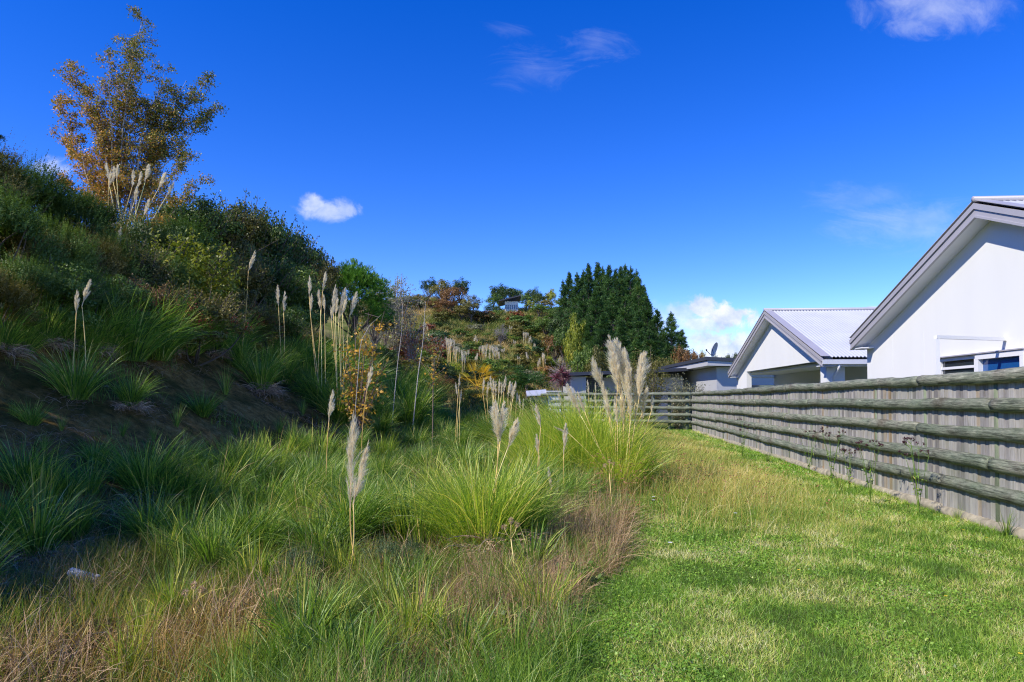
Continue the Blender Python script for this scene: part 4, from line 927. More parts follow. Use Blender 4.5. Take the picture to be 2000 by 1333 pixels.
# skyline of the bank (px, top y, depth)
SKY = [(-60, 300, 13.5, 'gorse'), (15, 330, 14.5, 'gorse'), (75, 362, 15.5, 'gorse'), (140, 398, 16, 'gorse'), (190, 448, 17, 'gorse'), (330, 440, 19, 'gorse'), (375, 402, 20.5, 'leafy'), (430, 398, 22, 'leafy'), (480, 410, 23.5, 'leafy'), (525, 440, 25, 'leafy'), (560, 462, 26.5, 'leafy'), (600, 505, 29, 'leafy')]
for px, yt, Y, k in SKY: bank_shrub(px, yt+sr.uniform(-14, 14), Y*(.98 if px < 350 else 1.25), k, 'dark %s on the skyline of the bank' % ('gorse bush' if k == 'gorse' else 'leafy shrub'), 1.1)
for px, yt, Y, k in [(-30, 400, 11.5, 'gorse'), (40, 430, 12.5, 'gorse'), (95, 440, 13, 'gorse'), (150, 455, 14, 'gorse'), (200, 478, 15, 'gorse'), (250, 492, 15.5, 'brownish'), (300, 488, 16.5, 'gorse'), (350, 478, 17.5, 'bright'), (400, 490, 18.5, 'gorse'), (450, 495, 19.5, 'leafy'), (500, 510, 21, 'leafy'), (545, 530, 22.5, 'leafy'), (585, 555, 24.5, 'leafy')]:
    bank_shrub(px, yt+sr.uniform(-16, 16), Y*(.97 if px < 390 else 1.2), k, '%s in the upper row of bank shrubs' % {'gorse': 'gorse bush', 'brownish': 'brownish shrub', 'bright': 'bright green shrub', 'leafy': 'leafy shrub'}[k], 1.0)
for px, yt, Y, k, b in [(-40, 520, 10, 'gorse', 0), (25, 520, 11, 'gorse', 0), (90, 530, 11.8, 'leafy', 0), (150, 540, 12.6, 'gorse', 0), (210, 545, 13.5, 'leafy', 0), (270, 555, 14.5, 'brownish', 1), (325, 560, 15.3, 'leafy', 1), (380, 560, 16, 'leafy', 1), (430, 590, 17, 'leafy', 1), (480, 600, 18, 'brownish', 1), (530, 610, 19.5, 'leafy', 0), (575, 625, 21, 'leafy', 0)]:
    bank_shrub(px, yt+sr.uniform(-16, 16), Y*(.95 if px < 420 else 1.1), k, '%s in lower bank row%s' % ({'gorse': 'gorse bush', 'brownish': 'brownish shrub', 'leafy': 'dark leafy shrub'}[k], ', with red berries' if b else ''), 1.1, berries=bool(b), grp='lower shrubs on the bank')
# bushes beside the path, out past the left edge; their shade falls across the gully floor
for (x, y, s_, k) in [(-9.3, 4.7, 1.8, 'gorse'), (-9.0, 2.9, 1.6, 'gorse'), (-10.2, 6.2, 1.8, 'gorse')]:
    o = meshobj('gorse_bush', NEAR[k][1], None, (x, y, hz(x, y)), sr.uniform(0, 6.2), (s_*1.05, s_*1.05, s_)); tag(o, None, 'gorse bush', 'gorse above the near end of the bank'); reg(o, 'gorse bush at the near end, beyond the left photo edge')
# ---- birch
def birch():
    Y = 22.0; B = at(232, 425, Y); B[2] = hz(B[0], Y)
    root = empty('birch_tree', B); tag(root, 'tall thin multi stemmed birch with orange and green autumn leaves on the bank skyline', 'tree')
    global g_rng; g_rng = np.random.default_rng(31); r = g_rng
    stems = [((283, 32), .05), ((205, 100), .045), ((262, 75), .03), ((135, 135), .04), ((326, 125), .045), ((362, 150), .03), ((404, 150), .04), ((425, 215), .03), ((385, 300), .025), ((125, 200), .025), ((118, 268), .025), ((115, 335), .022), ((300, 200), .03), ((240, 180), .035), ((178, 200), .03), ((392, 350), .018), ((160, 300), .02), ((345, 240), .025)]
    leafP = []; leafR = []; gt = G(); gl = G(); gw = G()
    for k, ((tx, ty), rad) in enumerate(stems):
        y = Y + r.uniform(-1.1, 1.1); T = at(tx, ty, y)-B; b0 = np.array([r.uniform(-.45, .45), r.uniform(-.3, .3), -.2])
        s = np.linspace(0, 1, 12)[:, None]
        # rise first, then spread
        P = b0*(1-s) + T*s; P[:, 0:2] = (b0*(1-s**1.5) + T*s**1.5)[:, 0:2]; P += np.cumsum(r.normal(0, .10, (12, 3)), 0)*s*(1.3-s)
        tube(gt if rad > .024 else gw, P, np.linspace(rad*1.0, .006, 12), 7, cap=False)
        side = 44 if rad > .028 else 30
        Ls = np.linalg.norm(T)
        for j in range(side):
            u = r.uniform(.28, 1.0)**.85; i0 = min(10, int(u*11)); p = P[i0]*(1-(u*11-i0)) + P[min(11, i0+1)]*(u*11-i0)
            az = r.uniform(0, 6.28); L_ = (.95-.6*u)*r.uniform(.6, 1.5)*min(1.2, Ls/6)
            dr = np.array([math.cos(az), math.sin(az)*.8, r.uniform(.35, 1.3)]); dr /= np.linalg.norm(dr)
            q = np.linspace(0, 1, 6)[:, None]; TP = p + dr*L_*q + np.array([0, 0, -.16])*q**2*L_ + np.cumsum(r.normal(0, .02, (6, 3)), 0)
            tube(gw, TP, np.linspace(.011, .004, 6), 4, cap=False)
            for jj in range(4):
                u2 = r.uniform(.25, 1); p2 = TP[int(u2*5)]; az2 = az + r.normal(0, 1.1); L2 = L_*r.uniform(.25, .5)
                d2 = np.array([math.cos(az2), math.sin(az2), r.uniform(-.3, .9)]); d2 /= np.linalg.norm(d2); T2 = p2 + d2*L2*np.linspace(0, 1, 4)[:, None] - np.array([0, 0, .1])*np.linspace(0, 1, 4)[:, None]**2
                tube(gw, T2, .0045, 3, cap=False)
                m = int(15 + 12*r.random()); pos = T2[r.integers(0, 4, m)] + r.normal(0, .075, (m, 3)); leafP.append(pos)
                X_, Z_ = pos[:, 0], pos[:, 2]
                org = .58 - .08*X_ - .05*(Z_-4.0) ; leafR.append(np.clip(org + r.normal(0, .2, m), 0, 1))
    LP = np.concatenate(leafP); LR = np.concatenate(leafR); leaves(gl, LP, r.normal(size=(len(LP), 3)), .062, LR, .75)
    gt.obj('trunk', M_BIRCH, root, smooth=True); gw.obj('twigs', M_TWIG, root, smooth=True)
    gl.obj('crown', leafmat('birch_leaf', [(0, (.03, .05, .012)), (.3, (.06, .085, .018)), (.5, (.105, .10, .025)), (.7, (.19, .125, .03)), (1, (.32, .18, .04))], trans=.35, gloss=.07, objvar=0, gain=2.2), root)
birch()

# ---- pines
M_PINE = leafmat('pine_needles', [(0, (.007, .020, .008)), (.4, (.022, .062, .018)), (.75, (.052, .115, .028)), (1, (.11, .17, .045))], trans=.12, gloss=.05, objvar=.2)
def pine_meshes(seed, H=12.0, Rb=3.9, whorls=44, br=5):
    global g_rng; g_rng = np.random.default_rng(seed); r = g_rng; gt = G(); gc = G()
    tube(gt, [[0, 0, -.5], [.05, 0, H*.5], [0, .05, H*.98]], [.24, .15, .03], 8)
    pos = []; dirs = []; rn = []
    for w in range(whorls):
        f = w/(whorls-1); z = H*(.06 + .92*f); R_ = Rb*((1-f)**1.3)*(.55+.7*r.random())+.10
        if f < .12: R_ *= .8
        for b in range(br):
            az = r.uniform(0, 6.283); RR = R_*r.uniform(.5, 1.2); z = H*(.06+.9*f)+r.normal(0, .12); q = np.linspace(0, 1, 6)[:, None]
            up = .35+.75*f*r.random()
            P = np.array([0, 0, z]) + np.array([math.cos(az), math.sin(az), 0])*RR*q + np.array([0, 0, 1])*(RR*up*q**1.7)
            tube(gt, P, np.linspace(.045, .012, 6), 4, cap=False)
            nt_ = int(5+RR*7); u = r.uniform(.2, 1, nt_)**.7; i = (u*5).astype(int)
            sp_ = P[i] + r.normal(0, .16*RR/2.2+.05, (nt_, 3))*[1, 1, .6]
            dd = np.stack([np.full(nt_, math.cos(az)), np.full(nt_, math.sin(az)), np.full(nt_, .9)], -1) + r.normal(0, .45, (nt_, 3))
            pos.append(sp_); dirs.append(dd); rn.append(np.clip(r.normal(.45, .16)+.25*(u-.6)+r.normal(0, .08, nt_), 0, 1))
    # leader tufts
    for j in range(14): pos.append(np.array([[0, 0, H*(.88+.11*r.random())]])+r.normal(0, .03, (1, 3))); dirs.append(np.array([[0, 0, 1.]])+r.normal(0, .3, (1, 3))); rn.append(np.array([.6]))
    pos = np.concatenate(pos); dirs = np.concatenate(dirs); rn = np.concatenate(rn); dirs /= np.linalg.norm(dirs, axis=1)[:, None]
    m = 12; n = len(pos); off = r.normal(size=(n, m, 3)); d = dirs[:, None]*1.25 + off*.75; d /= np.linalg.norm(d, axis=2)[..., None]
    b = pos[:, None] + dirs[:, None]*(r.random((n, m, 1))*.22); wv = np.cross(d, r.normal(size=(n, m, 3))); wv /= np.linalg.norm(wv, axis=2)[..., None]
    Ln = r.uniform(.2, .42, (n, m, 1))*np.clip((H*1.06-pos[:, 2])/2.5, .45, 1)[:, None, None]; w_ = .017
    V = np.stack([b-wv*w_*.4, b+d*Ln*.55-wv*w_, b+d*Ln, b+d*Ln*.55+wv*w_], 2).reshape(-1, 3)
    gc.add(V, np.arange(len(V)).reshape(-1, 4), rnd=np.repeat(rn, m*4))
    return gt.mesh('pine_trunk', M_BARK), gc.mesh('pine_crown', M_PINE)
PINES = [pine_meshes(800+i) for i in range(4)]
ir = np.random.default_rng(17)
def pine(px, ytop, Y, base_py=None, wide=1.0, lab='pine in the dark grove on the hillside', i=None):
    X = at(px, 700, Y)[0]; gz = hz(X, Y); h = at(px, ytop, Y)[2]-gz; s = h/12.2
    root = empty('pine_tree', (X, Y, gz), ir.uniform(0, 6.28)); a, b = PINES[int(ir.integers(4)) if i is None else i]
    ws = s*wide
    meshobj('trunk', a, root, sc=(ws, ws, s)); meshobj('crown', b, root, sc=(ws, ws, s)); tag(root, None, 'pine tree', 'pines in the grove on the hillside'); reg(root, lab)
for a in [(1150, 510, 78, 1.0), (1168, 507, 80, 1.0), (1190, 512, 76, 1.0), (1213, 515, 82, 1.0), (1232, 518, 77, 1.05), (1248, 535, 73, 1.05), (1128, 530, 80, 1.1), (1112, 528, 86, 1.1), (1265, 575, 72, 1.2), (1284, 600, 70, 1.3)]:
    pine(a[0], a[1], a[2], wide=a[3]*.95, lab='tall dark pine in the back row of the grove')
for a in [(1100, 545, 84, .9), (1140, 524, 81, .9), (1178, 518, 84, .9), (1203, 520, 79, .9), (1222, 512, 84, .85), (1243, 524, 80, .9), (1258, 552, 76, .9)]: pine(a[0], a[1], a[2], wide=a[3], lab='tall dark pine in the back row of the grove')
for a in [(1140, 562, 74, 1.2), (1165, 555, 70, 1.2), (1198, 560, 69, 1.2), (1222, 572, 68, 1.2), (1248, 600, 66, 1.3), (1180, 605, 64, 1.4), (1215, 620, 62, 1.4), (1268, 640, 62, 1.5), (1245, 650, 60, 1.5), (1155, 615, 66, 1.4), (1285, 650, 62, 1.4)]:
    pine(a[0], a[1], a[2], wide=a[3], lab='pine in the lower front of the grove')
pine(-52, 150, 19, wide=1.0, lab='dark conifer at the left edge with only branch tips in view', i=2)
pine(1311, 606, 70, wide=1.15, lab='small pointed pine standing last beside the clouds'); pine(1332, 640, 72, wide=1.3, lab='low spreading pine right of the pointed one')

# ---- broadleaf trees with trunk and crown
def tree_meshes(seed, nclump, per, size, mat, R_=(1, 1, .8), cr=.36, z0=1.25, low=-.3):
    global g_rng; g_rng = np.random.default_rng(seed); r = g_rng; gc = G(); gt = G()
    c = crowncloud(gc, r, R_, nclump, per, size, cr, z0, low=low)
    tube(gt, [[0, 0, -.3], [.03, .02, .35], [0, 0, .75]], [.11, .08, .06], 8)
    limbs_to(gt, r, (0, 0, .55), c[:12], .04)
    return gt.mesh('tree_trunk', M_BARK), gc.mesh('tree_crown', PAL[mat])
TREES = {k: [tree_meshes(850+i*7+j, 46, 85, .085, k, cr=.33) for j in range(2)] for i, k in enumerate(['dark', 'mid', 'olive', 'yellow', 'brown', 'blue', 'orange'])}
NMAT = {'dark': 'dark green', 'mid': 'green', 'olive': 'olive', 'yellow': 'yellow green', 'brown': 'brown', 'blue': 'blue green', 'orange': 'orange', 'red': 'reddish', 'grey': 'grey'}
def tree(px, ytop, Y, k, wpx, lab=None, cone=False, nm='round_tree'):
    X = at(px, 700, Y)[0]; gz = hz(X, Y); h = max(1.2, at(px, ytop, Y)[2]-gz); s = h/2.1; ws = wpx*Y/1333/2/1.15
    root = empty(nm, (X, Y, gz), ir.uniform(0, 6.28)); a, b = TREES[k][int(ir.integers(2))]
    meshobj('trunk', a, root, sc=(ws, ws, s)); meshobj('crown', b, root, sc=(ws, ws, s)); tag(root, None, 'tree', 'broadleaf trees on the hill'); reg(root, lab or f'{NMAT[k]} tree on the hill skyline')
    return root
for a in [(838, 543, 100, 'dark', 42), (862, 548, 98, 'olive', 60), (900, 541, 100, 'dark', 42), (882, 560, 92, 'brown', 60), (920, 578, 90, 'olive', 50), (945, 606, 92, 'brown', 50), (975, 553, 115, 'dark', 45), (990, 560, 112, 'dark', 50), (1010, 565, 118, 'blue', 40), (965, 575, 108, 'mid', 40), (1040, 561, 112, 'dark', 36), (1028, 575, 108, 'mid', 36), (1055, 570, 108, 'dark', 40), (1078, 564, 110, 'yellow', 26), (1065, 585, 104, 'olive', 40), (1095, 582, 104, 'yellow', 30), (962, 596, 100, 'blue', 44), (1034, 588, 101, 'yellow', 26), (1052, 595, 98, 'mid', 45),
          (795, 578, 92, 'olive', 50), (820, 576, 94, 'olive', 50), (845, 588, 92, 'brown', 40), (872, 584, 90, 'brown', 50), (902, 598, 90, 'olive', 50), (930, 606, 92, 'olive', 46), (775, 590, 88, 'brown', 40), (1085, 600, 95, 'mid', 50), (958, 618, 94, 'dark', 30)]: tree(*a)
for a in [(1125, 612, 66, 'yellow', 46), (1118, 650, 60, 'yellow', 40), (1105, 640, 72, 'mid', 60), (1140, 670, 58, 'mid', 60), (1165, 680, 56, 'olive', 60), (1200, 690, 56, 'mid', 60), (1085, 655, 74, 'brown', 50), (1065, 620, 84, 'mid', 60), (1095, 620, 80, 'dark', 60)]: tree(*a, lab=f'{NMAT[a[3]]} tree in front of the pine grove')
for a in [(1350, 678, 66, 'brown', 45), (1372, 690, 68, 'orange', 26), (1330, 676, 64, 'brown', 36), (1402, 688, 80, 'dark', 26), (1422, 690, 82, 'dark', 30), (1442, 684, 78, 'dark', 30), (1310, 690, 60, 'olive', 40), (1285, 690, 58, 'olive', 40)]: tree(*a, lab=f'{NMAT[a[3]]} tree behind the grey house roof', nm='garden_tree')
# trees at the far end of the bank
def brightpine():
    global g_rng; g_rng = np.random.default_rng(41); r = g_rng; Y = 40.; X = at(690, 700, Y)[0]; gz = hz(X, Y); h = at(690, 520, Y)[2]-gz
    root = empty('round_pine', (X, Y, gz)); tag(root, 'bright green bushy round pine behind the row of bank plumes', 'pine tree')
    gt = G(); tube(gt, [[0, 0, -.3], [.1, 0, h*.5], [0, 0, h*.8]], [.18, .12, .04], 8)
    n = 2600; d = r.normal(size=(n, 3)); d /= np.linalg.norm(d, axis=1)[:, None]; d[:, 2] = np.where(d[:, 2] < -.5, -d[:, 2], d[:, 2])
    lump = 1+.16*np.sin(d[:, 0]*7+1)*np.cos(d[:, 1]*6)+.12*np.sin(d[:, 2]*9+d[:, 0]*5)
    c = d*r.uniform(.62, 1, n)[:, None]*lump[:, None]*[2.05, 2.05, h*.42] + [0, 0, h*.57]
    m = 12; b = np.repeat(c, m, 0); dd = np.repeat(d*.9+[0, 0, .5], m, 0)+r.normal(0, .5, (n*m, 3)); dd /= np.linalg.norm(dd, axis=1)[:, None]
    wv = np.cross(dd, r.normal(size=(n*m, 3))); wv /= np.linalg.norm(wv, axis=1)[:, None]; Ln = r.uniform(.16, .28, (n*m, 1))
    V = np.stack([b-wv*.006, b+wv*.006, b+dd*Ln+wv*.010, b+dd*Ln-wv*.010], 1).reshape(-1, 3); g = G()
    g.add(V, np.arange(len(V)).reshape(-1, 4), rnd=np.repeat(np.clip(np.repeat(r.normal(.5, .15, n), m)+r.normal(0, .12, n*m), 0, 1), 4))
    limbs_to(gt, r, (0, 0, h*.2), c[:14], .05)
    gt.obj('trunk', M_BARK, root, smooth=True); g.obj('crown', leafmat('bright_needles', [(0, (.015, .05, .008)), (.4, (.04, .12, .015)), (.75, (.085, .20, .03)), (1, (.17, .28, .06))], trans=.2, gloss=.05, objvar=0), root)
brightpine()
tree(600, 488, 38, 'dark', 110, 'dark rounded tree at the end of the bank shrubs')
tree(632, 540, 36, 'olive', 60, 'small olive tree half behind the bright pine')
tree(732, 570, 44, 'olive', 60, 'olive tree just right of the bright pine')
tree(752, 580, 50, 'dark', 40, 'dark small tree right of the bright pine')
def airy(px, ytop, Y, wpx, mat, lab, nleaf=9, seed=5, twigs=M_GREYTWIG, size=.09, name='airy_tree', dens=1.0):
    global g_rng; g_rng = np.random.default_rng(seed); r = g_rng; X = at(px, 700, Y)[0]; gz = hz(X, Y); h = at(px, ytop, Y)[2]-gz; W_ = wpx*Y/1333/2
    root = empty(name, (X, Y, gz)); tag(root, lab, 'tree', None); gt = G(); gl = G(); LP = []
    for k in range(int(11*dens)):
        az = r.uniform(0, 6.28); rr = W_*r.uniform(.2, 1); T = np.array([math.cos(az)*rr, math.sin(az)*rr, h*(1-.35*(rr/W_)**2)*r.uniform(.8, 1)]); s = np.linspace(0, 1, 8)[:, None]
        P = T*s; P[:, :2] = T[None, :2]*s**1.4; P += np.cumsum(r.normal(0, .02*h/4, (8, 3)), 0)*s; tube(gt, P, np.linspace(.045, .012, 8)*h/5, 5, cap=False)
        for j in range(int(14*dens)):
            u = r.uniform(.3, 1); p = P[int(u*7)]; d = np.array([math.cos(az)+r.normal(0, .8), math.sin(az)+r.normal(0, .8), r.uniform(.1, 1.2)]); d /= np.linalg.norm(d); L_ = h*.15*r.uniform(.5, 1.2)
            q = p + d*L_*np.linspace(0, 1, 4)[:, None]; tube(gt, q, .008*h/4, 3, cap=False)
            for jj in range(3):
                d2 = d + r.normal(0, .6, 3); q2 = q[r.integers(1, 4)] + d2*L_*.4*np.linspace(0, 1, 3)[:, None]; tube(gt, q2, .005*h/4, 3, cap=False)
                if nleaf: LP.append(q2[r.integers(0, 3, nleaf)] + r.normal(0, .06*h/4, (nleaf, 3)))
    gt.obj('trunk', twigs, root, smooth=True)
    if nleaf: LP = np.concatenate(LP); leaves(gl, LP, r.normal(size=(len(LP), 3)), size, np.clip(r.normal(.5, .2, len(LP)), 0, 1)); gl.obj('crown', PAL[mat], root)
airy(775, 528, 52, 70, 'grey', 'thin grey green see-through tree on the skyline behind the hill shrubs', 10, 6, size=.13)
airy(728, 540, 48, 45, 'grey', 'nearly bare pale tree just right of the bright pine', 3, 7, size=.10)
airy(1100, 692, 60, 50, 'grey', 'bare grey shrub above the purple cabbage tree', 0, 8, name='bare_tree', dens=1.5)
airy(978, 630, 75, 40, 'grey', 'bare lilac grey tree among the hillside bushes', 0, 9, name='bare_tree', dens=1.5)
airy(860, 650, 60, 60, 'red', 'thinly leaved reddish shrub behind the pale saplings', 4, 10, name='thin_shrub', size=.12)
airy(800, 610, 52, 80, 'red', 'wine coloured twiggy shrub at the top of the near hill', 4, 12, name='thin_shrub', size=.12)
# autumn tree by the bank plumes
def autumn():
    global g_rng; g_rng = np.random.default_rng(61); r = g_rng; Y = 17.0; X = at(700, 700, Y)[0]; gz = hz(X, Y)
    root = empty('autumn_sapling', (X, Y, gz)); tag(root, 'young tree with large yellow and orange autumn leaves, right of the bank plume row', 'tree'); B = np.array([X, Y, gz]); gt = G(); gl = G(); LP = []
    for (tx, ty) in [(745, 603), (728, 610), (690, 620), (715, 640), (668, 650), (740, 660), (675, 690), (720, 700), (750, 700), (660, 720), (700, 730), (735, 740), (690, 660), (725, 680)]:
        y = Y+r.uniform(-.5, .5); T = at(tx, ty, y)-B; s = np.linspace(0, 1, 8)[:, None]; P = T*s; P[:, :2] = T[None, :2]*s**1.5; P += np.cumsum(r.normal(0, .02, (8, 3)), 0)*s; tube(gt, P, np.linspace(.02, .005, 8), 5, cap=False)
        for j in range(11):
            u = r.uniform(.35, 1); p = P[int(u*7)]; d = r.normal(0, .8, 3)+[0, 0, .3]; d /= np.linalg.norm(d); q = p+d*r.uniform(.15, .45)*np.linspace(0, 1, 4)[:, None]; tube(gt, q, .004, 3, cap=False)
            LP.append(q[r.integers(0, 4, 7)]+r.normal(0, .07, (7, 3)))
    LP = np.concatenate(LP); leaves(gl, LP, r.normal(size=(len(LP), 3)), .085, np.clip(.55+.1*(LP[:, 2]-1.2)+r.normal(0, .25, len(LP)), 0, 1), .8)
    gt.obj('trunk', M_TWIG, root, smooth=True); gl.obj('crown', PAL['orange'], root)
autumn()
def pole(pts, Y, lab, mat=M_BIRCH, twig=8, lf=0, seed=1, r0=.022):
    global g_rng; g_rng = np.random.default_rng(seed); r = g_rng; P = np.array([at(x, y, Y) for x, y in pts]); B = P[0].copy(); B[2] = min(P[0][2], hz(B[0], Y)); P[0] = B
    root = empty('sapling', B); tag(root, lab, 'sapling', 'pale saplings before the hill'); gt = G(); tt = np.linspace(0, len(P)-1, 14); Q = np.stack([np.interp(tt, np.arange(len(P)), P[:, i]) for i in range(3)], -1) - B
    tube(gt, Q, np.linspace(r0, r0*.3, 14), 6); gt.obj('trunk', mat, root, smooth=True)
    gw = G(); gl = G(); LP = []
    for j in range(twig):
        p = Q[r.integers(6, 14)]; d = r.normal(0, 1, 3)*[1, .6, .3]+[0, 0, .9]; d /= np.linalg.norm(d); q = p + d*r.uniform(.3, .9)*np.linspace(0, 1, 5)[:, None]; tube(gw, q, .006, 3, cap=False)
        if lf: LP.append(q[r.integers(0, 5, lf)]+r.normal(0, .08, (lf, 3)))
    gw.obj('twigs', M_TWIG, root)
    if lf: LP = np.concatenate(LP); leaves(gl, LP, r.normal(size=(len(LP), 3)), .08, np.clip(r.normal(.6, .2, len(LP)), 0, 1), .8); gl.obj('crown', PAL['orange'], root)
pole([(805, 800), (817, 728), (826, 670), (831, 590)], 24, 'pale slim sapling leaning up before the hillside, with few twigs', twig=12, lf=4, seed=1)
pole([(765, 790), (776, 715), (784, 655), (787, 590)], 23, 'thin pale sapling left of the leaning one', twig=8, lf=2, seed=2, r0=.016)
pole([(690, 705), (704, 668), (722, 636), (745, 615)], 16.4, 'pale bare stem bending over beside the orange leaves', twig=2, seed=3, r0=.009)
pole([(845, 800), (846, 745), (848, 720)], 21, 'short yellow leaved sapling in the gully bend', M_TWIG, 10, 9, 4)

# ---- shrub cover on the far hillside
HSH = {k: [shrub_mesh(900+i*5+j, 26, 55, .15, mat=k, cr=.36, stems=3) for j in range(2)] for i, k in enumerate(['dark', 'mid', 'olive', 'yellow', 'brown', 'red', 'grey', 'blue', 'orange'])}
hr = np.random.default_rng(23)
kinds = ['dark', 'mid', 'olive', 'yellow', 'brown', 'red', 'grey', 'blue', 'orange']; wts = np.array([.15, .2, .24, .08, .10, .04, .08, .10, .008]); wts /= wts.sum()
cnt = 0; tries = 0; pts_ = []
while cnt < 210 and tries < 4000:
    tries += 1
    px = hr.uniform(742, 1290); py = 600 + 155*hr.random()**.8
    P = ground(px, py)
    if P is None or P[1] < 42 or P[1] > 106: continue
    if P[0] > 2.5 and P[1] < 56: continue
    # a thin open clearing below the top shrubs
    if 770 < px < 950 and 615 < py < 650 and hr.random() < .8: continue
    if 975 < px < 1045 and py < 632: continue
    if any((P[0]-a)**2+(P[1]-b)**2 < (1.35)**2 for a, b in pts_): continue
    pts_.append((P[0], P[1]))
    k = kinds[hr.choice(len(kinds), p=wts)]; s = hr.uniform(.5, 1.25)*(1.0 + .4*(P[1] > 80))
    o = meshobj('hill_shrub', HSH[k][int(hr.integers(2))], None, P-[0, 0, .1], hr.uniform(0, 6.28), (s*hr.uniform(.8, 1.4), s*hr.uniform(.8, 1.3), s*hr.uniform(.45, .9)))
    zone = 'left part of the far hillside' if px < 880 else ('middle of the far hillside' if px < 1020 else 'hillside below the pines')
    tag(o, None, 'shrub', 'shrubs on the far hillside'); reg(o, f'{NMAT[k]} shrub on the {zone}'); cnt += 1
# bushes by the gully end and around the fence
for (px, py, k, s, lab) in [(1045, 835, 'dark', 1.0, 'dark low bush at the fence end'), (1020, 800, 'mid', 1.2, 'green bush beside the fence end'), (1075, 850, 'olive', .6, 'low yellowish bush in front of the fence end'), (1055, 870, 'brown', .45, 'low brownish bush among tussocks'), (905, 790, 'olive', .8, 'olive bush beneath the fan palm'), (860, 775, 'brown', 1.0, 'brown bush in the gully bend'), (925, 800, 'dark', .8, 'dark bush at the foot of the plume row'), (745, 740, 'olive', 1.0, 'olive bush beside the autumn sapling'), (775, 720, 'red', 1.1, 'reddish bush behind the thin sapling'), (880, 760, 'dark', 1.0, 'dark bush behind the gully plumes')]:
    P = ground(px, py); o = meshobj('low_bush', shrub_mesh(1500+px, 30, 160, .07, mat=k, stems=3), None, P, 0, s); tag(o, lab, 'bush', None)

# ---- palms and cabbage tree
def palm(px, py_crown, Y, n, Lf, col, lab, fan=False, seed=1, spiky=False, name='palm_tree'):
    global g_rng; g_rng = np.random.default_rng(seed); r = g_rng; X = at(px, 700, Y)[0]; gz = hz(X, Y); cz = max(.5, at(px, py_crown, Y)[2]-gz)
    root = empty(name, (X, Y, gz)); tag(root, lab, 'palm' if not spiky else 'cabbage tree'); gt = G(); tube(gt, [[0, 0, -.2], [.04, 0, cz*.5], [0, 0, cz]], [.13, .11, .1] if not spiky else [.06, .05, .05], 8); gt.obj('trunk', M_BARK, root, smooth=True)
    mat = leafmat(name+'_leaf_%d' % seed, col, trans=.25, gloss=.1, objvar=0)
    if spiky:
        g = G(); m = 380; d = r.normal(size=(m, 3)); az = np.arctan2(d[:, 1], d[:, 0]); c = np.array([0, 0, cz])+ np.array([[0, 0, 0], [.25, 0, -.3], [-.3, .1, -.4], [.05, 0, -.8]])[r.integers(0, 4, m)]
        blades(g, c, az, Lf*r.uniform(.6, 1, m), r.uniform(.1, 1.9, m), r.uniform(.1, .9, m), .05, segs=3, tw=1.2); g.obj('crown', mat, root); return
    for k in range(n):
        az = r.uniform(0, 6.28); el = r.uniform(.15, 1.5) if k % 3 else r.uniform(1.5, 2.1); g = G()
        if fan:
            dirn = np.array([math.cos(az)*math.sin(el), math.sin(az)*math.sin(el), math.cos(el)]); tip = np.array([0, 0, cz]) + dirn*Lf*.6; tube(g, [[0, 0, cz], tip], .012, 4)
            sd = np.cross(dirn, UP); sd /= np.linalg.norm(sd)+1e-9; V = []; T = []
            for j, a_ in enumerate(np.linspace(-1.5, 1.5, 17)):
                dj = dirn*math.cos(a_)+sd*math.sin(a_); e = tip + dj*Lf*.5 - UP*.06*Lf; pw = np.cross(dj, UP)*.03; mid = tip+dj*Lf*.3
                V += [tip, mid-pw, e, mid+pw]
            g.add(np.array(V), np.arange(len(V)).reshape(-1, 4), rnd=r.random())
        else:
            s = np.linspace(0, 1, 9); th = el*.6 + 1.5*s; P = np.array([0, 0, cz]) + np.cumsum(np.stack([np.sin(th)*math.cos(az), np.sin(th)*math.sin(az), np.cos(th)], -1)*Lf/9, 0); tube(g, P, np.linspace(.02, .006, 9), 4)
            m = 90; u = r.random(m); i = (u*8).astype(int); b = P[i]; sd = az + np.where(r.random(m) < .5, 1.1, -1.1)
            blades(g, b, sd, Lf*.26*np.sin(np.clip(u+.15, 0, 1)*2.8), np.full(m, 1.1)+r.normal(0, .15, m), np.full(m, .8), .035, segs=2, tw=.6)
        g.obj('frond', mat, root)
palm(932, 755, 50, 30, 1.9, [(0, (.22, .17, .02)), (.5, (.40, .31, .035)), (1, (.20, .26, .04))], 'yellow fan palm at the foot of the hill behind the plume rows', fan=True, seed=3)
palm(1028, 752, 52, 30, 2.3, [(0, (.012, .05, .012)), (1, (.05, .13, .03))], 'dark green feathery palm at the hill foot left of the grey house', seed=4)
palm(985, 756, 53, 26, 2.1, [(0, (.02, .06, .01)), (1, (.12, .20, .03))], 'light green palm between the fan palm and the dark palm', seed=5)
palm(1097, 728, 43, 0, .75, [(0, (.05, .02, .035)), (.6, (.12, .045, .08)), (1, (.22, .10, .13))], 'purple leaved cabbage tree beside the grey house corner', spiky=True, seed=6, name='cabbage_tree')
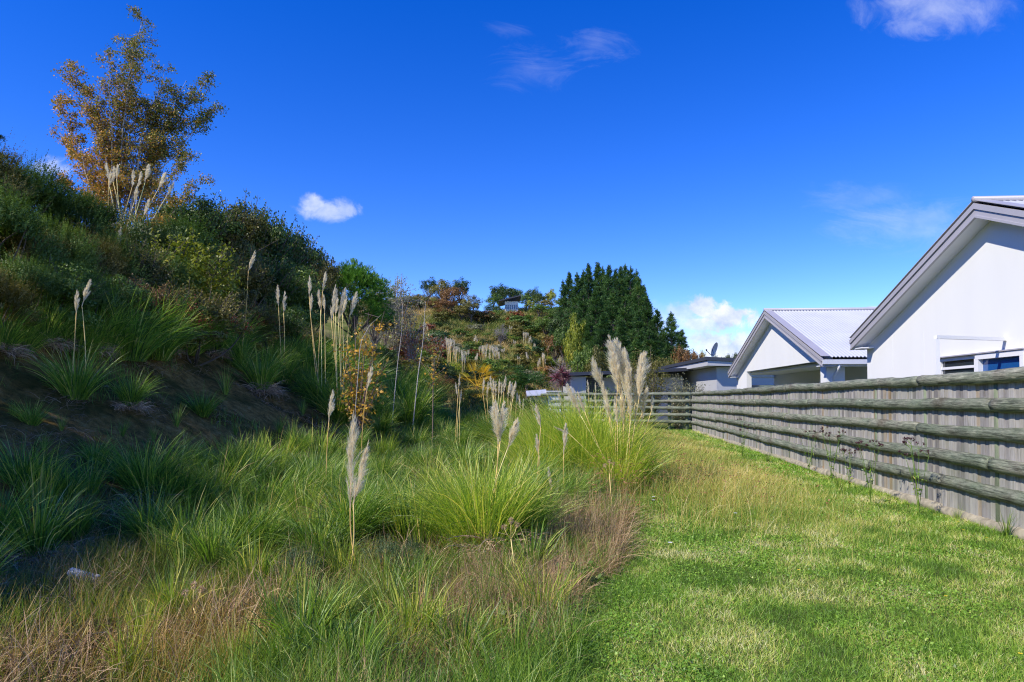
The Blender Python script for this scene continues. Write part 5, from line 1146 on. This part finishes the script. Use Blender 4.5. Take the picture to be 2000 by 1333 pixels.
# garden shrubs behind the crossing fence
def garden_shrub(px, ytop, Y, wpx, mat, lab, seed, nl=7):
    global g_rng; g_rng = np.random.default_rng(seed); r = g_rng; X = at(px, 700, Y)[0]; gz = hz(X, Y); h = at(px, ytop, Y)[2]-gz; W_ = wpx*Y/1333/2; root = empty('garden_shrub', (X, Y, gz)); tag(root, lab, 'shrub')
    gt = G(); gl = G(); LP = []
    for k in range(26):
        az = r.uniform(0, 6.28); rr = W_*math.sqrt(r.random()); T = np.array([math.cos(az)*rr, math.sin(az)*rr, h*(1-.3*(rr/W_)**2)*r.uniform(.6, 1)]); s = np.linspace(0, 1, 7)[:, None]; P = T*s + np.cumsum(r.normal(0, .03, (7, 3)), 0)*s; tube(gt, P, np.linspace(.02, .006, 7), 4, cap=False)
        for j in range(22): p = P[r.integers(1, 7)]; LP.append(p + r.normal(0, .14, (nl, 3)))
    LP = np.concatenate(LP); leaves(gl, LP, r.normal(size=(len(LP), 3)), .075, np.clip(r.normal(.5, .22, len(LP)), 0, 1)); gt.obj('stems', M_TWIG, root, smooth=True); gl.obj('foliage', PAL[mat], root)
garden_shrub(1265, 665, 36.5, 85, 'olive', 'tall sparse olive shrub behind the cream plumes and the crossing fence', 71, 16)
garden_shrub(1240, 690, 37.5, 70, 'olive', 'olive shrub just behind the tall plume clump', 72, 16)
garden_shrub(1325, 735, 36, 60, 'grey', 'pale leaved shrub behind the crossing fence near its corner', 73, 12)
garden_shrub(1356, 745, 37, 36, 'grey', 'small pale shrub at the corner where the fences meet', 74, 10)
garden_shrub(1180, 745, 38, 50, 'mid', 'green shrub against the charcoal boards of the grey house', 75, 8)
garden_shrub(1050, 790, 36, 60, 'olive', 'olive shrub at the left end of the crossing fence', 76, 14)

# ================================================================== stuff
def scatter(n, x0f, x1f, y0, y1, seed, p=1.0, dens=None):
    r = np.random.default_rng(seed); m = int(n*(3 if dens is None else 6)); k = r.random(m)
    Y = (y0**(1-p) + k*(y1**(1-p)-y0**(1-p)))**(1/(1-p)) if p != 1 else y0*(y1/y0)**k
    a = x0f(Y); b = x1f(Y); X = a + (b-a)*r.random(m); w = (b-a); keep = r.random(m) < w/np.max(w)
    if dens is not None: keep &= r.random(m) < dens(X, Y)
    X, Y = X[keep][:n], Y[keep][:n]; return X, Y, height(X, Y)
def stuff(name, g, mat, lab, cat='grass'):
    o = g.obj(name, mat); tag(o, lab, cat, None, 'stuff'); return o
# mown lawn
def lawn_density(X, Y):
    u = X-edge(Y); tall = sstep(8.5, 11, Y + 1.2*(fbm(X, Y, 40)-.5)*2); return np.clip(sstep(-.3, .5, u), 0, 1)*(1-.0*tall)
g_rng = np.random.default_rng(1000); r = g_rng
X, Y, Z = scatter(330000, lambda y: edge(y)-.3, lambda y: FX(y)+.02, 2.6, 34, 1001, 1.55, lawn_density)
g = G(); patch = fbm(X*1.1, Y*1.1, 50, 4); dry = fbm(X*2.6+5, Y*2.6, 51, 4); n = len(X)
ln = (.035+.045*r.random(n))*(1+.9*np.clip((patch-.45)*3, 0, 1))*(.75+.03*Y); wd = .0034*np.maximum(1, Y/5.5)
rn = np.clip(.55 + (dry-.47)*1.6 - (patch-.47)*.5 + r.normal(0, .22, n), 0, 1)
blades(g, np.stack([X, Y, Z-.005], -1), r.uniform(0, 6.283, n), ln, r.uniform(0, .9, n), r.uniform(0, 1.3, n), wd*r.uniform(.7, 1.4, n), segs=2, rnd=rn, tw=1.3)
stuff('lawn_grass', g, M_LAWN, 'short mown green grass with dry straw patches covering the lawn by the fence')
# clover and low broad leaves
g_rng = np.random.default_rng(1010); r = g_rng
X, Y, Z = scatter(42000, lambda y: edge(y)-.1, lambda y: FX(y), 2.7, 22, 1011, 1.4, lambda X, Y: np.clip((fbm(X*1.3+9, Y*1.3, 52)-.43)*5, 0, 1)*sstep(-.1, .5, X-edge(Y)))
n = len(X); g = G(); leaves(g, np.stack([X, Y, Z+r.uniform(.01, .045, n)], -1), r.normal(0, .5, (n, 3))+[0, 0, 1], .020*np.maximum(1, Y/6), np.clip(r.normal(.35, .15, n), 0, 1), .8)
stuff('clover_leaves', g, M_LAWN, 'bright low clover leaves spread through the lawn', 'clover')
# long seeding grass further up the lawn
g_rng = np.random.default_rng(1020); r = g_rng
def long_d(X, Y):
    u = X-edge(Y); fence = FX(Y)-X
    return np.clip(sstep(6.2, 14.5, Y - 1.6*(1.8-np.minimum(u, 1.8)) + 2.5*(fbm(X*.7, Y*.7, 41)-.5))*sstep(0, .3, u) , 0, 1)*np.clip(.2+sstep(.2, 2.2, fence)*.8+ .3*(Y > 16), 0, 1)
X, Y, Z = scatter(62000, lambda y: edge(y)-.3, lambda y: FX(y), 6.5, 34, 1021, 1.6, long_d)
n = len(X); g = G(); fd = np.clip((FX(Y)-X)/2.5, .25, 1)*np.clip(1.35-(X-edge(Y))*.12, .5, 1.2); hgt = (.12+.42*r.random(n)**1.4)*fd; rn = np.clip(.50+(fbm(X*.6, Y*.6, 42)-.5)*1.2+r.normal(0, .2, n), 0, 1)
blades(g, np.stack([X, Y, Z-.01], -1), r.normal(.4, 1.5, n), hgt, r.uniform(0, .45, n), r.uniform(.1, 1.4, n), .0042*np.maximum(1, Y/7), segs=3, rnd=rn, tw=1.3)
stuff('long_grass', g, leafmat('long_grass_blade', [(0, (.07, .13, .025)), (.35, (.15, .22, .045)), (.6, (.28, .29, .08)), (.8, (.42, .37, .17)), (1, (.52, .44, .27))], trans=.4, gloss=.05, objvar=0), 'long unmown yellowish grass on the far half of the lawn')
# brown seed heads among it
g_rng = np.random.default_rng(1025); r = g_rng
X, Y, Z = scatter(1000, lambda y: edge(y)-.1, lambda y: edge(y)+3.2, 8.0, 26, 1026, 1.3, lambda X, Y: np.clip(1-(X-edge(Y)-.3)/2.6, .1, 1))
n = len(X); g = G(); h_ = r.uniform(.3, .72, n); B_ = np.stack([X, Y, Z], -1)
blades(g, B_, r.uniform(0, 6.28, n), h_*1.03, r.uniform(0, .15, n), r.uniform(0, .25, n), .004*np.maximum(1, Y/8), segs=2, rnd=.3, tw=.3)
for s in range(4): leaves(g, B_+np.stack([r.normal(0, .02, n), r.normal(0, .02, n), h_], -1), r.normal(size=(n, 3)), .020*np.maximum(1, Y/12), np.full(n, .25), .9)
stuff('seed_heads', g, leafmat('brown_seed_head', [(0, (.05, .028, .022)), (.3, (.18, .12, .06)), (1, (.3, .2, .1))], trans=.05, gloss=.02, objvar=0), 'dark brown seed heads dotted over the long grass', 'seed heads')
# dry tangled verge between gully and lawn
g_rng = np.random.default_rng(1030); r = g_rng
def verge_d(X, Y): return np.clip((fbm(X*1.2, Y*1.2, 43)-.30)*4, 0, 1)
X, Y, Z = scatter(24000, lambda y: edge(y)-.9, lambda y: edge(y)+.40-.25*(y < 6), 2.3, 16, 1031, 1.5, verge_d)
n = len(X); g = G(); u = X-edge(Y); hgt = (.14+.30*r.random(n))*(1+.45*(Y > 6.5)*(Y < 12)); rn = np.clip(r.normal(.55, .25, n), 0, 1)
blades(g, np.stack([X, Y, Z-.01], -1), r.uniform(0, 6.28, n), hgt, r.uniform(0, 1.25, n), r.uniform(-.8, 2.2, n), .0042*np.maximum(1, Y/6), segs=3, rnd=rn, tw=1.3)
stuff('dry_grass', g, M_DRY, 'tangled dry pinkish brown grass on the verge between gully and lawn')
# green undergrowth in the verge
g_rng = np.random.default_rng(1035); r = g_rng
X, Y, Z = scatter(24000, lambda y: edge(y)-1.6, lambda y: edge(y)+.3, 2.3, 26, 1036, 1.4, lambda X, Y: np.clip((fbm(X*1.4+3, Y*1.4, 44)-.38)*5, 0, 1))
n = len(X); g = G(); blades(g, np.stack([X, Y, Z-.01], -1), r.uniform(0, 6.28, n), .16+.3*r.random(n), r.uniform(0, .6, n), r.uniform(0, 1.5, n), .0048*np.maximum(1, Y/7), segs=3, rnd=np.clip(r.normal(.5, .2, n), 0, 1), tw=1.3)
stuff('verge_grass', g, M_SEDGE, 'green grass mixed through the verge of the gully')
# reed like short stalks on the near gully floor
g_rng = np.random.default_rng(1040); r = g_rng
def reed_d(X, Y):
    u = X-edge(Y); return np.clip(.3+(fbm(X*1.2+7, Y*1.2, 45)-.42)*6, .2, 1)*sstep(-5.6, -4.6, u)*(1-sstep(-1.1, -.6, u))
X, Y, Z = scatter(62000, lambda y: edge(y)-5.4, lambda y: edge(y)-.7, 2.4, 12, 1041, 1.3, reed_d)
n = len(X); g = G(); rn = np.clip(.45+(fbm(X*1.7, Y*1.7, 46)-.5)*1.5+r.normal(0, .2, n), 0, 1)
blades(g, np.stack([X, Y, Z-.01], -1), r.normal(.3, 1.5, n), .10+.26*r.random(n)**1.3, r.uniform(0, .5, n), r.uniform(0, .9, n), .0052*np.maximum(1, Y/6), segs=3, rnd=rn, tw=1.3)
stuff('reed_grass', g, M_REED, 'dense short reddish green reeds on the floor of the gully')
# wild long grass filling the gully beyond
g_rng = np.random.default_rng(1050); r = g_rng
X, Y, Z = scatter(34000, lambda y: edge(y)-5.0-.03*y, lambda y: edge(y)+.2+(y > 14)*1.5, 8, 46, 1051, 1.3, lambda X, Y: np.clip((fbm(X*.9+2, Y*.9, 47)-.42)*6, 0, 1)*sstep(-6.8, -5.2, X-edge(Y)+1.2*(fbm(X*.5, Y*.5, 48)-.5)))
n = len(X); g = G(); blades(g, np.stack([X, Y, Z-.01], -1), r.normal(.2, 1.2, n), .2+.42*r.random(n), r.uniform(0, .4, n), r.uniform(.2, 1.5, n), .0075*np.maximum(1, Y/10), segs=3, rnd=np.clip(.48+(fbm(X*.5, Y*.5, 49)-.5)+r.normal(0, .18, n), 0, 1), tw=1.3)
stuff('gully_grass', g, M_SEDGE, 'wild green grass filling the gully floor')
# curled dead litter and tiny tufts on the bare bank
g_rng = np.random.default_rng(1060); r = g_rng
X, Y, Z = scatter(24000, lambda y: edge(y)-9.5, lambda y: edge(y)-2.4, 2.6, 34, 1061, 1.2, lambda X, Y: np.clip((fbm(X*1.6+2, Y*1.6, 53)-.50)*7, 0, 1))
n = len(X); g = G(); blades(g, np.stack([X, Y, Z+.01], -1), r.uniform(0, 6.28, n), .10+.16*r.random(n), r.uniform(.5, 1.6, n), r.uniform(.3, 2.4, n), .006*np.maximum(1, Y/9), segs=3, rnd=r.random(n), tw=1.4)
stuff('dead_litter', g, leafmat('litter_blade', [(0, (.05, .035, .025)), (.5, (.13, .095, .065)), (1, (.26, .21, .16))], trans=.1, gloss=.03, objvar=0), 'curled pale dead grass littering the bare bank', 'dead grass')
g_rng = np.random.default_rng(1065); r = g_rng
X, Y, Z = scatter(20000, lambda y: edge(y)-11.5, lambda y: edge(y)-3.0, 2.6, 36, 1066, 1.2, lambda X, Y: np.clip((fbm(X*1.3+12, Y*1.3, 54)-.50)*7, 0, 1))
n = len(X); g = G(); blades(g, np.stack([X, Y, Z], -1), r.uniform(0, 6.28, n), .08+.18*r.random(n), r.uniform(0, .5, n), r.uniform(.1, 1, n), .006*np.maximum(1, Y/9), segs=2, rnd=r.random(n)*.8, tw=1.3)
stuff('sparse_grass', g, M_SEDGE, 'sparse short green grass growing on the bare bank')
g_rng = np.random.default_rng(1068); r = g_rng
X, Y, Z = scatter(20000, lambda y: edge(y)-5.5, lambda y: edge(y)-.3, 2.4, 26, 1069, 1.35, lambda X, Y: np.clip((fbm(X*1.5+22, Y*1.5, 55)-.46)*8, 0, 1))
n = len(X); g = G(); blades(g, np.stack([X, Y, Z+.02], -1), r.uniform(0, 6.28, n), .14+.30*r.random(n), r.uniform(.2, 1.5, n), r.uniform(-.5, 2.2, n), .006*np.maximum(1, Y/7), segs=4, rnd=r.random(n), tw=1.4)
stuff('dead_tangle', g, M_DRY, 'brown tangled dead stems between the gully tussocks', 'dead grass')
# hillside ground cover
g_rng = np.random.default_rng(1070); r = g_rng
X = r.uniform(-34, 26, 150000); Y = r.uniform(40, 108, 150000); pp = 1000+1333*X/Y; k_ = (pp > 700) & (pp < 1330) & ~((X > 2.) & (Y < 57)); X, Y = X[k_], Y[k_]; Z = height(X, Y); n = len(X)
cv = fbm(X*.12, Y*.12, 60, 5); g = G()
blades(g, np.stack([X, Y, Z-.03], -1), r.uniform(0, 6.28, n), .35+.5*r.random(n)*(.6+cv), r.uniform(0, .6, n), r.uniform(0, 1.2, n), .07, segs=2, rnd=np.clip(.5+(cv-.5)*1.8+r.normal(0, .16, n), 0, 1), tw=1.4)
stuff('hill_undergrowth', g, leafmat('hill_growth', [(0, (.018, .04, .01)), (.3, (.07, .11, .025)), (.5, (.13, .15, .045)), (.75, (.24, .20, .09)), (1, (.36, .29, .16))], trans=.25, gloss=.03, objvar=0), 'mixed low scrub and rank grass covering the far hillside', 'scrub')

# ================================================================== small individual plants
def verbena(px, py, hpx, lab, seed):
    global g_rng; g_rng = np.random.default_rng(seed); r = g_rng; P = ground(px, py)
    if P is None: return
    h = hpx*P[1]/1333; root = empty('purple_verbena', P); tag(root, None, 'wildflower', 'purple wildflowers along the fence'); reg(root, lab); g = G(); gf = G(); gl = G()
    for k in range(r.integers(4, 7)):
        az = r.uniform(0, 6.28); T = np.array([math.cos(az)*.16*h, math.sin(az)*.10*h, h*r.uniform(.7, 1)]); s = np.linspace(0, 1, 6)[:, None]; Q = T*s; Q[:, :2] = T[None, :2]*s**1.6; tube(g, Q, np.linspace(.004, .002, 6)*1.3, 4)
        for j in range(3):
            t2 = T + np.array([r.normal(0, .05), r.normal(0, .05), .05+.04*r.random()])*h/1.0; tube(g, [T, t2], .002, 3)
            for s_ in range(3): leaves(gf, t2+r.normal(0, .010, (9, 3)), r.normal(size=(9, 3)), .015, r.random(9), .9)
        m = 12; i = r.integers(0, 4, m); leaves(gl, Q[i]+r.normal(0, .02, (m, 3)), r.normal(size=(m, 3)), .06, r.random(m), .25)
    g.obj('stem', M_SEDGE, root); gl.obj('leaves', M_SEDGE, root); gf.obj('blossom', M_VERB, root)
M_VERB = leafmat('verbena_flower', [(0, (.02, .012, .015)), (.5, (.045, .022, .035)), (1, (.09, .05, .075))], trans=.2, gloss=.02, objvar=0)
for i, a in enumerate([(1450, 895, 72), (1580, 925, 90), (1625, 950, 110), (1700, 985, 120), (1795, 1010, 145), (1660, 960, 80)]): verbena(*a, 'wiry weed with tiny dark purple flower heads against the log fence', 2000+i)
def leafy_weed(px, py, hpx, lab, seed, mat='mid', size=.05):
    global g_rng; g_rng = np.random.default_rng(seed); r = g_rng; P = ground(px, py); h = hpx*P[1]/1333; g = G(); c = r.normal(0, .35, (420, 3))*h; c[:, 2] = np.abs(c[:, 2])*.9+.02
    root = empty('leafy_weed', P); tag(root, lab, 'weed'); leaves(g, c, r.normal(0, .6, (420, 3))+[0, 0, .7], size, np.clip(r.normal(.6, .2, 420), 0, 1), .7); g.obj('leaves', PAL[mat], root)
    gt = G(); limbs_to(gt, r, (0, 0, -.02), c[:16], .006); gt.obj('stems', M_STEM, root)
leafy_weed(1010, 1235, 60, 'bright green broad leaved weed on the verge near the photo bottom', 31)
leafy_weed(1130, 1145, 50, 'low dark green weed where the verge meets the lawn', 32)
def baby_gorse(px, py, hpx, lab):
    P = ground(px, py); s = hpx*P[1]/1333/1.6; o = meshobj('gorse_bush', BABY, None, P, px, s); tag(o, lab, 'gorse bush', 'young gorse in the gully')
BABY = gorse_mesh(730, 900, 'blue')
baby_gorse(585, 1150, 75, 'young blue green gorse bush between reeds and the nearest plume stem'); baby_gorse(750, 1140, 80, 'young gorse bush right of the nearest plume stem'); baby_gorse(540, 1230, 60, 'smallest young gorse bush, in the dark gap near the bottom'); baby_gorse(800, 1120, 60, 'young gorse bush at the left foot of the centre pampas')
def umbel(px, ptop, Y, lab, seed=5):
    r = np.random.default_rng(seed); T = at(px, ptop, Y); gz = hz(T[0], Y); B = np.array([T[0]+.03, Y, gz]); root = empty('dry_seed_stalk', B); tag(root, lab, 'seed stalk'); g = G(); top = T-B; q = top-[0, 0, .16]
    tube(g, [[0, 0, 0], q*.5+[.01, 0, 0], q], [.007, .006, .004], 6)
    for dx, dz in ((-.055, .10), (0, .15), (.05, .12)):
        e = q+[dx, 0, dz]; tube(g, [q, q+[dx*.7, 0, dz*.5], e], .0025, 4)
        h_ = G(); m = 130; d = r.normal(size=(m, 3)); d /= np.linalg.norm(d, axis=1)[:, None]; global g_rng; g_rng = r
        blades(h_, e + d*.010, np.arctan2(d[:, 1], d[:, 0]), .022, np.arccos(d[:, 2]), 0., .003, segs=2, rnd=r.random(m), tw=1); h_.obj('seed_head', M_THATCH, root)
    g.obj('stem', M_STEM, root, smooth=True)
umbel(378, 1140, 4.6, 'dry three headed seed stalk standing in front of the reeds')
umbel(1190, 900, 8.5, 'dry brown seed stalk in front of the tall pampas leaves', 6)
umbel(998, 1015, 5.6, 'dark dry seed head stalk in front of the centre pampas leaves', 7)
def flower(px, py, col, i):
    P = ground(px, py); r = np.random.default_rng(i); h = .09 if col is M_YEL else .22; root = empty('wild_flower', P); tag(root, None, 'flower', 'small wild flowers in the grass'); reg(root, ('tiny yellow' if col is M_YEL else 'small white')+' flower in the lawn grass'); g = G(); tube(g, [[0, 0, 0], [.01, 0, h]], .0025, 4); g.obj('stem', M_SEDGE, root)
    g = G(); V = [[.01, 0, h+.003]]; T = []
    for k in range(10):
        a = k*.628; s = .011 if col is M_YEL else .02; b = len(V); V += [[.01+s*math.cos(a-.25), s*math.sin(a-.25), h+.006], [.01+s*1.1*math.cos(a), s*1.1*math.sin(a), h+.008], [.01+s*math.cos(a+.25), s*math.sin(a+.25), h+.006]]; T += [[0, b, b+1], [0, b+1, b+2]]
    g.add(np.array(V), None, T); g.obj('flower_head', col, root)
M_YEL = pbr('yellow_petal', (.75, .55, .03), .6); M_WHT = pbr('white_petal', (.8, .8, .78), .6)
for i, (x, y, c) in enumerate([(1307, 1108, M_WHT), (1435, 1040, M_WHT), (1558, 1135, M_YEL), (1405, 1022, M_YEL), (1394, 1004, M_YEL), (1870, 1035, M_YEL), (1880, 1052, M_YEL), (1925, 1068, M_YEL), (1275, 1010, M_WHT), (1275, 1003, M_WHT), (1440, 948, M_WHT), (1990, 1310, M_YEL), (1845, 1190, M_YEL)]): flower(x, y, c, i)
flush_labels()
print('objects', len(bpy.data.objects), 'verts', sum(len(m.vertices) for m in bpy.data.meshes))
